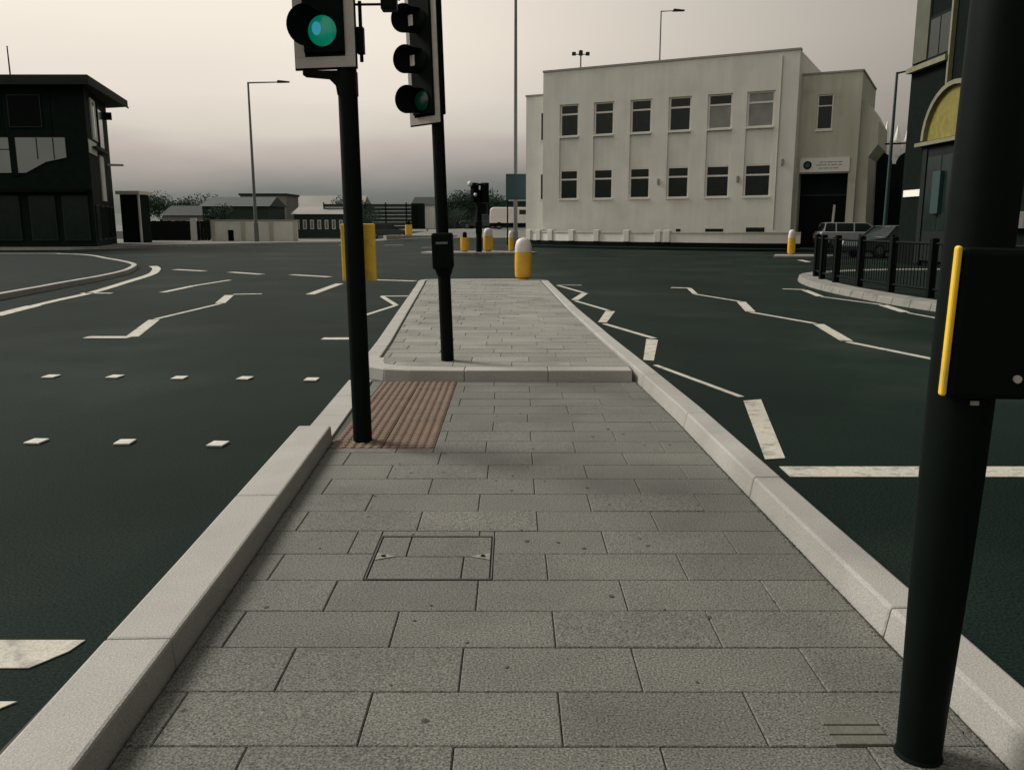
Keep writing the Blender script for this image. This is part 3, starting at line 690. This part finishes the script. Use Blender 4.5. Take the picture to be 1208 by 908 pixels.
wpv = tag(MB().prism([(.4, 57.6), (3.0, 55.0), (5.6, 52.8), (8.0, 50.9), (10.6, 49.3), (13.2, 47.9), (16.5, 46.8), (24, 44.5), (60, 40), (60, 70), (.4, 63.5)], -.05, .14).build('building_pavement', 'asphalt_pave'), kind='structure')

# ------------------------------------------------------------------ dark building on the left
lb = thing('dark_building', 'dark two storey building with a projecting flat roof, at the left edge', 'building', (-25.6, 53, 0))
ang = math.atan2(62.7 - 53, -28.8 + 25.6)             # direction of the right-hand wall
ux, uy = math.cos(ang), math.sin(ang)
Ls = 10.2
w = MB(); Zt = 10.0
w.prism([(-34, 0), (0, 0), (ux * Ls, uy * Ls), (-34, uy * Ls)], 0.1, Zt - .35); w.build('wall', 'dark_cladding', lb)
ov = .9
w = MB().prism([(-34, -.9), (.75, -.9), (ux * Ls + 1.5, uy * Ls + .2), (ux * Ls - .2, uy * Ls + .8), (-34, uy * Ls + .8)], Zt - .34, Zt + .1); w.build('roof', 'roofing', lb, bevel=.03)
MB().prism([(-34, -.92), (.78, -.92), (ux * Ls + 1.55, uy * Ls + .2), (ux * Ls + 1.5, uy * Ls + .2), (.73, -.87), (-34, -.87)], Zt - .45, Zt - .345).build('fascia', 'roofing', lb)
def front_win(x0, x1, z0, z1, m, name='window', frame='roofing'):
    f_ = MB().box(x0, x1, -.10, -.001, z0, z1).build(name, frame, lb)
    n = max(1, round((x1 - x0) / 1.9))
    for i in range(n):
        a = x0 + .07 + (x1 - x0 - .07) * i / n; b = x0 + (x1 - x0 - .0) * (i + 1) / n - .07
        MB().box(a, b, -.112, -.101, z0 + .07, z1 - .07).build('pane', m, f_)
    return f_
big = MB().prof([(-8.5, 4.55), (-3.9, 4.55), (-2.6, 5.2), (-1.35, 5.45), (-1.35, 6.62), (-8.5, 6.62)], -.08, -.001).build('sky_reflection_glazing', 'pale_panel', lb)  # sky's reflection painted as pale glass, sloped along its lower edge
MB().box(-4.75, -4.35, -.10, -.082, 4.4, 6.66).build('mullion', 'dark_cladding', big)
for x_ in (-7.4, -6.1, -3.1, -2.1): MB().box(x_, x_ + .06, -.095, -.082, 5.35, 6.6).build('glazing_bar', 'roofing', big)
MB().box(-8.5, -4.76, -.096, -.083, 5.9, 5.95).build('glazing_bar', 'roofing', big)
for i in range(12): MB().box(-34 + i * 2.9, -33.95 + i * 2.9, -.02, -.001, 6.7, 9.6).build('cladding_joint', 'black_matt', lb)
front_win(-8.5, -5.2, 7.2, 9.1, 'black_matt'); front_win(-4.6, -2.6, 7.2, 9.1, 'black_matt')
for x0 in (-8.3, -6.1, -3.9, -1.9): front_win(x0, x0 + 1.6, .5, 3.2, 'glass', 'shop_window')
MB().box(-8.6, -.2, -.5, -.001, 3.4, 3.6).build('canopy', 'black_matt', lb)
side = bpy.data.objects.new('side_wall_fittings', None)
def side_box(s0, s1, z0, z1, d0, d1, name, m, parent=lb):
    # boxes against the right-hand wall: s along it, d outwards
    q = MB(); ox, oy = uy, -ux
    pts = [(ux * s0 + ox * d0, uy * s0 + oy * d0), (ux * s0 + ox * d1, uy * s0 + oy * d1), (ux * s1 + ox * d1, uy * s1 + oy * d1), (ux * s1 + ox * d0, uy * s1 + oy * d0)]
    return q.prism(pts, z0, z1).build(name, m, parent)
bpy.data.objects.remove(side)
side_box(.05, 3.2, 5.75, 6.55, .002, .06, 'pale_panel', 'render')
f_ = side_box(1.9, 4.0, 6.7, 9.2, .002, .08, 'window', 'render'); side_box(2.7, 3.2, 6.9, 9.0, .082, .09, 'pane', 'glass', f_)
f_ = side_box(5.0, 7.2, 6.3, 9.1, .002, .06, 'window', 'roofing'); side_box(5.2, 7.0, 6.5, 8.9, .062, .07, 'pane', 'glass', f_)
side_box(4.2, 6.0, 3.0, 5.9, .002, .08, 'pale_panel', 'render')
side_box(1.0, 6.6, 6.1, 6.22, .10, .35, 'ledge', 'roofing')
for s0 in (.6, 3.0, 5.6, 7.8):
    f_ = side_box(s0, s0 + 1.7, .5, 2.7, .002, .06, 'window', 'roofing'); side_box(s0 + .1, s0 + 1.6, .6, 2.6, .062, .07, 'pane', 'glass', f_)
side_box(8.6, 8.75, 8.6, 9.1, .002, .5, 'wall_lamp', 'black')
side_box(8.3, 8.9, 5.5, 5.62, .002, 1.0, 'awning', 'frame')
po = thing('porch', 'low porch with a white flat roof against the end of the dark building', 'porch', (-28.3, 64.5, .1))
MB().box(-1.0, .75, -.4, 2, 3.55, 3.82).build('porch_roof', 'frame', po, bevel=.02); MB().box(-.9, .55, .1, 1.8, 0, 3.54).build('porch_wall', 'dark_cladding', po)
MB().cyl((.62, -.2, 0), (.62, -.2, 3.55), .09, n=10).build('porch_post', 'render', po)
ms = thing('flagpole', 'thin dark mast rising behind the dark building at the left edge', 'mast', (-34.0, 60.5, 0))
MB().cyl((0, 0, 0), (-.1, 0, 13.2), .12, .04, 8).build('mast', 'black', ms); MB().lathe([(.01, 0), (.07, .05), (.01, .12)], 8).build('finial', 'black', ms, loc=(-.1, 0, 13.2))

# ------------------------------------------------------------------ pub on the right
pb = thing('corner_pub', 'dark corner building with a yellow arched fanlight and cream trim behind the right post', 'building', (14, 0, .1))
MB().prism([(0, 6), (12, 6), (12, 31.2), (0, 31.2)], 0, 13).build('wall', 'dark_brick', pb)
def pbox(y0, y1, z0, z1, d, name, m, parent=pb, d0=-.001): return MB().box(-d, d0, y0, y1, z0, z1).build(name, m, parent)
for c0 in (31.2, 24.9, 18.6):
    pbox(c0 - 1.15, c0 - .15, 6.85, 11, .08, 'pilaster', 'olive')
    pbox(c0 - 2.75, c0 + .0 - .01, 6.55, 6.72, .22, 'sill_band', 'cream')
    f_ = pbox(c0 - 2.72, c0 - 1.2, 6.75, 8.15, .06, 'window', 'dark_cladding'); pbox(c0 - 2.62, c0 - 2.0, 6.85, 8.05, .075, 'pane', 'glass', f_, -.062); pbox(c0 - 1.93, c0 - 1.3, 6.85, 8.05, .075, 'pane', 'glass', f_, -.062)
    pbox(c0 - 2.85, c0 - 2.74, 5.75, 12, .14, 'string_trim', 'cream')
    cy = c0 - 3.4; r = 1.78
    # arched fanlight
    q = MB(); n = 16; pts = [(cy + r * math.cos(math.pi * i / n), 4.15 + r * .88 * math.sin(math.pi * i / n)) for i in range(n + 1)]
    vs = [(-.05, a, b) for a, b in pts] + [(-.001, a, b) for a, b in pts]
    q.add(vs, [tuple(range(n + 1)), tuple(range(n + 1, 2 * n + 2))[::-1]] + [(i, n + 1 + i, n + 2 + i, i + 1) for i in range(n)] + [(n, 2 * n + 1, n + 1, 0)])
    fan = q.build('fanlight', 'arch', pb)
    q = MB()
    for i in range(n):
        a, b = pts[i], pts[i + 1]; s_ = 1.09
        A = [(cy + (p[0] - cy) * s_, 4.15 + (p[1] - 4.15) * s_) for p in (a, b)]
        q.add([(-.18, a[0], a[1]), (-.18, b[0], b[1]), (-.18, *A[1]), (-.18, *A[0]), (-.0, a[0], a[1]), (-.0, b[0], b[1]), (-.0, *A[1]), (-.0, *A[0])], [(0, 1, 2, 3), (7, 6, 5, 4), (0, 4, 5, 1), (3, 2, 6, 7)])
    q.build('arch_moulding', 'cream', fan)
    pbox(cy - 2.2, cy + 2.2, 3.98, 4.1, .25, 'door_ledge', 'cream')
    f_ = pbox(cy - 1.6, cy + 1.6, .2, 3.9, .08, 'shop_front', 'timber')
    for i in range(3): pbox(cy - 1.5 + i * 1.02, cy - .58 + i * 1.02, 1.2, 3.6, .09, 'pane', 'glass', f_, -.081)
    pbox(c0 - 1.9, c0 - 1.6, .1, 3.9, .12, 'column', 'timber')
pbox(28.1, 28.6, 1.75, 3.1, .2, 'teal_downpipe', 'teal')
pbox(29.6, 30.95, 2.35, 2.58, .06, 'name_plate', 'white')
pbox(23.5, 23.95, 1.3, 1.75, .25, 'wall_notice', 'white')
pbox(6, 31.2, 9.2, 9.4, .15, 'string_course', 'olive')

# dark yard buildings behind, pale gothic roofline, lamp
ob = thing('gateway', 'dark gateway wall with two rounded tops between the white building and the pub', 'gateway', (22.3, 55.5, .1), R(-22))
q = MB(); q.box(0, 3.6, 0, .5, 0, 5.1); q.build('wall', 'timber', ob)
for x in (.9, 2.7):
    q = MB(); n = 12; pts = [(x + .8 * math.cos(math.pi * i / n), 5.102 + .75 * math.sin(math.pi * i / n)) for i in range(n + 1)]
    MB().prof(pts, 0, .5).build('rounded_top', 'timber', ob)
for i in range(6): MB().box(.15 + i * .57, .62 + i * .57, -.05, -.001, .1, 3.6).build('board', 'dark_cladding', ob)
MB().cyl((-.2, -.1, 6.3), (4.2, -.1, 6.35), .05, n=6).build('cable', 'black', ob)
yw = tag(MB().prism([(24.5, 45), (40, 42), (40, 50), (25, 53)], .1, 6.0).build('yard_shed', 'dark_cladding'), 'plain dark shed partly hidden behind the corner pub and its railings', 'shed')
gt = thing('gothic_building', 'pale building with a pinnacled roofline far behind the dark gateway', 'building', (31, 80, 0))
MB().box(-.5, 9, 0, 8, 0, 8.3).build('wall', 'render', gt)
for i in range(7): MB().lathe([(.42, 7.6), (.42, 8.9), (.30, 9.2), (.05, 10.3 + .4 * (i % 2))], 6).build('pinnacle', 'render', gt, loc=(.2 + i * 1.0, .3, 0))
MB().box(-.5, 9, -.12, -.001, 6.0, 6.2).build('string_course', 'render2', gt)
for i in range(5): MB().box(.1 + i * 1.5, .9 + i * 1.5, -.02, -.001, 3.2, 5.2).build('window', 'glass', gt)

# ------------------------------------------------------------------ lamp posts
def lamp_post(loc, label, h, arm, r=.11, m='steel', d=1, armz=0):
    t = thing('street_lamp', label, 'street lamp', loc, 0, 'street lamps round the junction')
    MB().cyl((0, 0, 0), (0, 0, h * .12), r * 1.5, r * 1.45, 12).build('base', m, t, smooth=True)
    MB().cyl((0, 0, h * .12 + .002), (0, 0, h), r, r * .55, 12).build('pole', m, t, smooth=True)
    MB().cyl((0, 0, h - .05), (d * arm, 0, h + armz), r * .45, r * .35, 8).build('arm', m, t, smooth=True)
    MB().prof([(d * arm - .1 * d, h + armz - .06), (d * (arm + .85), h + armz - .04), (d * (arm + .9), h + armz + .05), (d * arm, h + armz + .14)][::d], -.14, .14).build('lantern', 'roofing', t, bevel=.03)
    return t
lamp_post((-20.25, 68.2, .13), 'tall grey street lamp in front of the low white wall, its arm pointing right', 12.05, 2.3, .13)
lamp_post((17.55, 40.6, .0), 'dark green street lamp between the gateway and the corner pub', 8.3, .7, .10, 'teal', 1, .1)
tl = lamp_post((11.9, 72, 0), 'thin lamp column whose top shows above the white building roof, arm to the right', 18.2, 1.0, .09)
tc_ = thing('lamp_column', 'very tall thin column left of the white building, running out of the top', 'lamp column', (.27, 66, .05))
MB().cyl((0, 0, 0), (0, 0, 20), .16, .10, 12).build('column', 'steel', tc_, smooth=True); MB().box(-.2, .2, -.2, .2, 0, .9).build('base', 'steel', tc_, bevel=.03)
ds = thing('direction_sign', 'dark green direction sign on two thin posts in front of the white van', 'sign', (.3, 62, 0))
MB().box(-.74, .76, -.04, .04, 3.2, 5.0).build('sign_board', 'signgreen', ds, bevel=.02)
for x in (-.62, 1.35): MB().cyl((x, .08 if x < 1 else 0, 0), (x, .08 if x < 1 else 0, 3.3 if x < 1 else 2.6), .05, n=8).build('post', 'black', ds)
MB().box(-.66, .68, -.046, -.041, 3.28, 3.33).build('sign_rule', 'teal', ds); MB().box(-.66, .68, -.046, -.041, 4.87, 4.92).build('sign_rule', 'teal', ds)

# ------------------------------------------------------------------ vehicles
def wheel(root, x, y, r, w=.2):
    t = MB().cyl((x, y - w / 2, r), (x, y + w / 2, r), r, n=24).build('wheel', 'rubber', root, bevel=.02, smooth=True)
    for s_ in (-1, 1): MB().cyl((x, y + s_ * (w / 2 + .002), r), (x, y + s_ * (w / 2 + .012), r), r * .62, r * .5, 16).build('rim', 'steel', t)
def loft_car(name, label, cat, loc, rot, body, cabin, m, L, Wd, H, roofm=None):
    t = thing(name, label, cat, loc, rot)
    def solid(prof, y0, taper, nm, mt, inset=0):
        # outline in x,z with width shrinking upward
        q = MB(); n = len(prof); zs = [p[1] for p in prof]; z0, z1 = min(zs), max(zs)
        def wy(z): return y0 - taper * (z - z0) / (z1 - z0 + 1e-6)
        q.v = [(x, -wy(z), z) for x, z in prof] + [(x, wy(z), z) for x, z in prof]
        q.f = [tuple(range(n)), tuple(range(n, 2 * n))[::-1]] + [(i, n + i, n + (i + 1) % n, (i + 1) % n) for i in range(n)]
        return q.build(nm, mt, t, bevel=.05, smooth=True, seg=3)
    solid(body, Wd / 2, .04, 'body', m); solid(cabin, Wd / 2 - .07, .15, 'glasshouse', 'glass')
    return t, solid
def estate(loc, rot, label, m, lit=False):
    B_ = [(-2.25, .28), (2.2, .28), (2.28, .5), (2.22, .78), (1.2, .92), (-2.15, .95), (-2.3, .7), (-2.3, .4)]
    Cb = [(1.0, .90), (.35, 1.40), (-1.85, 1.42), (-2.15, .93)]
    t, solid = loft_car('estate_car', label, 'car', loc, rot, B_, Cb, m, 4.5, 1.75, 1.45)
    solid([(.42, 1.385), (.33, 1.44), (-1.85, 1.455), (-1.95, 1.40)], .70, .03, 'roof', m)
    for x in (.98, -.35, -1.35, -2.02):
        for s_ in (-1, 1):
            dx = -.6 if x > .5 else 0
            MB().cyl((x, s_ * .795, .93), (x + dx + (.1 if x < -2 else 0), s_ * .67, 1.41), .035, n=6).build('pillar', m, t)
    for x in (-1.4, 1.4):
        for s_ in (-1, 1): wheel(t, x, s_ * .78, .31)
    for s_ in (-1, 1):
        MB().box(2.23, 2.29, s_ * .62 - .17, s_ * .62 + .17, .58, .74).build('headlight', 'chrome', t, bevel=.02)
        MB().box(-2.33, -2.27, s_ * .72 - .1, s_ * .72 + .1, .58, .86).build('tail_light', 'lens_red', t, bevel=.02)
        MB().box(.75, .9, s_ * .98 - .08, s_ * .98 + .08, .92, 1.04).build('wing_mirror', 'black', t, bevel=.02)
    MB().box(2.22, 2.36, -.84, .84, .36, .52).build('bumper', 'black_matt', t, bevel=.03); MB().box(-2.4, -2.25, -.84, .84, .36, .54).build('bumper', 'black_matt', t, bevel=.03)
    MB().box(-2.325, -2.305, -.26, .26, .60, .71).build('number_plate', 'cream', t)
    if lit: MB().cyl((2.37, -.6, .42), (2.39, -.6, .42), .10, n=12).build('fog_lamp', 'amberlamp', t)
    return t
estate((20.1, 50.2, .14), R(155) + math.pi + R(18), 'pale silver estate car parked in front of the white building entrance', 'silver')
estate((17.6, 40.0, 0), R(200), 'dark car behind the guard rail with one amber lamp', 'darkcar', True)
vn = thing('van', 'white panel van parked beside the left corner of the white building', 'van', (.35, 84, .98), 0)
q = MB(); pv = [(-2.5, .35), (2.5, .35), (2.6, .9), (2.3, 1.15), (1.75, 1.25), (1.25, 2.0), (1.0, 2.1), (-2.2, 2.1), (-2.45, 1.9), (-2.5, 1.0)]
q.v = [(x, -.95 + .12 * max(0, z - 1), z) for x, z in pv] + [(x, .95 - .12 * max(0, z - 1), z) for x, z in pv]; n = len(pv)
q.f = [tuple(range(n)), tuple(range(n, 2 * n))[::-1]] + [(i, n + i, n + (i + 1) % n, (i + 1) % n) for i in range(n)]
q.build('body', 'vanwhite', vn, bevel=.08, smooth=True, seg=3)
MB().prof([(.35, 1.25), (1.45, 1.25), (1.12, 1.85), (.35, 1.85)], -.90, -.87).build('side_window', 'glass', vn); MB().prof([(1.80, 1.27), (1.86, 1.27), (1.35, 1.98), (1.28, 1.98)], -.78, .78).build('windscreen', 'glass', vn)
MB().box(-2.5, 2.55, -.97, .97, .30, .62).build('sill', 'black_matt', vn, bevel=.03)
for x in (-1.6, 1.6):
    for s_ in (-1, 1): wheel(vn, x, s_ * .85, .36)
MB().box(.0, .02, -.965, -.955, .7, 1.9).build('door_seam', 'coping', vn)
# cars parked in the far yard
for i, (x, y, rz, m, lab) in enumerate(((-13.2, 92, .2, 'darkcar', 'small dark car at the left end of the distant parked row'), (-3.2, 92, 2.9, 'darkcar', 'small dark car in the far yard just left of the white van'))):
    estate((x, y, height(x, y)), rz, lab, m)

# ------------------------------------------------------------------ distant left: walls, sheds, fence, house
fw = thing('white_yard_wall', 'low white rendered wall behind the tall street lamp', 'wall', (-24.6, 70.5, .12), R(1))
MB().box(0, 7.0, 0, .25, 0, 1.62).build('wall', 'render', fw); MB().box(-.04, 7.04, -.04, .29, 1.622, 1.74).build('coping', 'coping', fw)
for x in (0, 2.45, 4.75, 6.7): MB().box(x - .02, x + .3, -.07, -.001, 0, 1.62).build('pier', 'render2', fw)
MB().box(1.35, 1.8, -.02, -.001, 0, .9).build('dark_opening', 'black_matt', fw)
gd = thing('yard_gates', 'dark timber gates hung on one pale post left of the white yard wall', 'gate', (-29.6, 70.3, .12))
MB().box(3.4, 3.85, -.05, .3, 0, 1.85).build('gate_post', 'render', gd)
for i in range(11): MB().box(.0 + i * .305, .29 + i * .305, 0, .06, .05, 1.62 + .03 * (i % 2)).build('gate_board', 'timber', gd)
for i in range(4): MB().box(3.9 + i * .27, 4.14 + i * .27, 0, .06, .05, 1.62).build('gate_board', 'timber', gd)
def shed(name, label, x0, x1, y, dep, h, rise, m, rm, cat='building', nwin=0, z0=0, ridge='x', wm='glass'):
    t = thing(name, label, cat, ((x0 + x1) / 2, y, z0)); hw = (x1 - x0) / 2
    MB().box(-hw, hw, 0, dep, 0, h).build('wall', m, t)
    if rise:
        q = MB(); q.add([(-hw - .3, -.3, h), (hw + .3, -.3, h), (hw + .3, dep + .3, h), (-hw - .3, dep + .3, h), (-hw - .1, dep / 2, h + rise), (hw + .1, dep / 2, h + rise)], [(0, 1, 5, 4), (2, 3, 4, 5), (1, 2, 5), (3, 0, 4), (3, 2, 1, 0)])
        q.build('roof', rm, t)
    else: MB().box(-hw - .15, hw + .15, -.15, dep + .15, h + .002, h + .25).build('roof', rm, t)
    for i in range(nwin):
        a = -hw + (2 * hw) * (i + .25) / nwin; b = -hw + 2 * hw * (i + .75) / nwin
        f_ = MB().box(a, b, -.06, -.001, h * .35, h * .75).build('window', 'frame', t); MB().box(a + .08, b - .08, -.07, -.061, h * .35 + .08, h * .75 - .08).build('pane', wm, f_)
    return t
shed('cottage', 'low pale building with a dark roof far behind the timber gates', -42, -36.2, 104, 6, 2.5, 1.2, 'concrete', 'roofing', nwin=3)
shed('green_shed', 'dark green gabled shed behind the left part of the white yard wall', -34.0, -26.8, 95, 7, 3.4, 1.1, 'shed', 'shed', 'shed', nwin=0)
shed('grey_office', 'grey flat roofed block rising behind the tall street lamp', -33.2, -27.6, 106, 6, 4.9, 0, 'concrete', 'roofing', nwin=3)
shed('pale_warehouse', 'pale roofed warehouse right of the tall street lamp', -31.0, -20.5, 118, 8, 3.5, 1.9, 'shed', 'tile', nwin=6)
shed('glasshouse_shed', 'long low shed with a row of pale windows just left of the first signal pole', -25.0, -19.2, 99, 6, 2.6, .9, 'shed', 'tile', 'shed', nwin=7, wm='glass_pale')
shed('small_house', 'small pale house with a dark door between the two signal poles', -10.9, -8.6, 96, 4, 2.6, .9, 'render', 'roofing', 'house', nwin=0, z0=.98)
MB_ = thing('dark_door_panel', 'large dark container in front of the small pale house', 'container', (-10.0, 93, .98)); MB().box(-.85, .5, 0, 1.5, 0, 2.7).build('panel', 'dark_cladding', MB_, bevel=.05); MB().box(-.7, -.1, -.03, -.001, .2, 2.4).build('door', 'black_matt', MB_)
fe = thing('far_fence', 'long dark horizontal board fence beyond the yard between the signal poles', 'fence', (-22, 101, .7))
for i in range(7): MB().box(0, 20, 0, .05, .2 + i * .42, .56 + i * .42).build('fence_board', 'shed', fe)
for i in range(9): MB().box(i * 2.4, i * 2.4 + .14, -.1, -.001, 0, 3.25).build('fence_post', 'timber', fe)
shed('long_dark_shed', 'long dark shed on the horizon behind the far bollards', -8.5, 3.4, 110, 8, 3.2, .0, 'shed', 'roofing', 'shed', nwin=0, z0=.9)

# shrubs and trees far off: a stem with limbs and a crown of many small leaf faces
def tree(loc, label, h, rad, leaves=4200, name='tree', trunk_h=.4, group='far trees and bushes'):
    t = thing(name, label, 'tree' if name == 'tree' else 'bush', loc, 0, group)
    q = MB().cyl((0, 0, 0), (.05, 0, h * trunk_h), .16 * h / 5, .09 * h / 5, 8); tips = []
    for i in range(6):
        a = i * 1.05 + random.random(); tip = (rad * .55 * math.cos(a), rad * .55 * math.sin(a), h * random.uniform(.55, .85)); tips.append(tip)
        q.cyl((.05, 0, h * trunk_h * random.uniform(.6, 1)), tip, .06 * h / 5, .02, 5)
    q.build('trunk', 'trunk', t)
    c = MB(); blobs = [(x * 1.1, y * 1.1, z, rad * random.uniform(.35, .6)) for x, y, z in tips] + [(0, 0, h * .8, rad * .6)]
    for i in range(leaves):
        bx, by, bz, br = random.choice(blobs); d = Vector((random.gauss(0, 1), random.gauss(0, 1), random.gauss(0, .8))).normalized() * br * random.random() ** .4
        p = Vector((bx, by, max(bz + d.z, .1))) + Vector((d.x, d.y, 0)); s_ = random.uniform(.07, .14) * h / 5
        u = Vector((random.gauss(0, 1), random.gauss(0, 1), random.gauss(0, 1))).normalized() * s_; v = u.orthogonal().normalized() * s_ * .7
        c.add([p - u, p + v, p + u, p - v], [(0, 1, 2, 3)])
    tag(c.build('crown', 'leaf', t), kind=None); return t
tree((-49.5, 122, 0), 'dark tree at the far left just right of the dark building', 5.2, 3.4)
tree((-45.0, 124, 0), 'dark tree to the right of the leftmost far tree, above the timber gates', 5.0, 3.2)
tree((-21.5, 116, 0), 'dark bushy tree behind the first signal pole', 4.6, 3.2)
tree((-5.6, 100, .98), 'dark bush right of the second signal pole at the horizon', 4.0, 2.2, 3000)
tree((-2.8, 104, .98), 'dark bush left of the direction sign', 4.4, 2.4, 3000)
tree((-30.6, 90, 0), 'small dark shrub against the green shed', 3.4, 1.5, 2000, 'shrub')
tree((-14.8, 88, .9), 'low dark shrub between the signal poles in front of the long fence', 1.9, 1.5, 2500, 'shrub')
tree((-6.0, 90, .98), 'low dark shrub beside the yard behind the second signal pole', 1.9, 1.6, 2500, 'shrub')
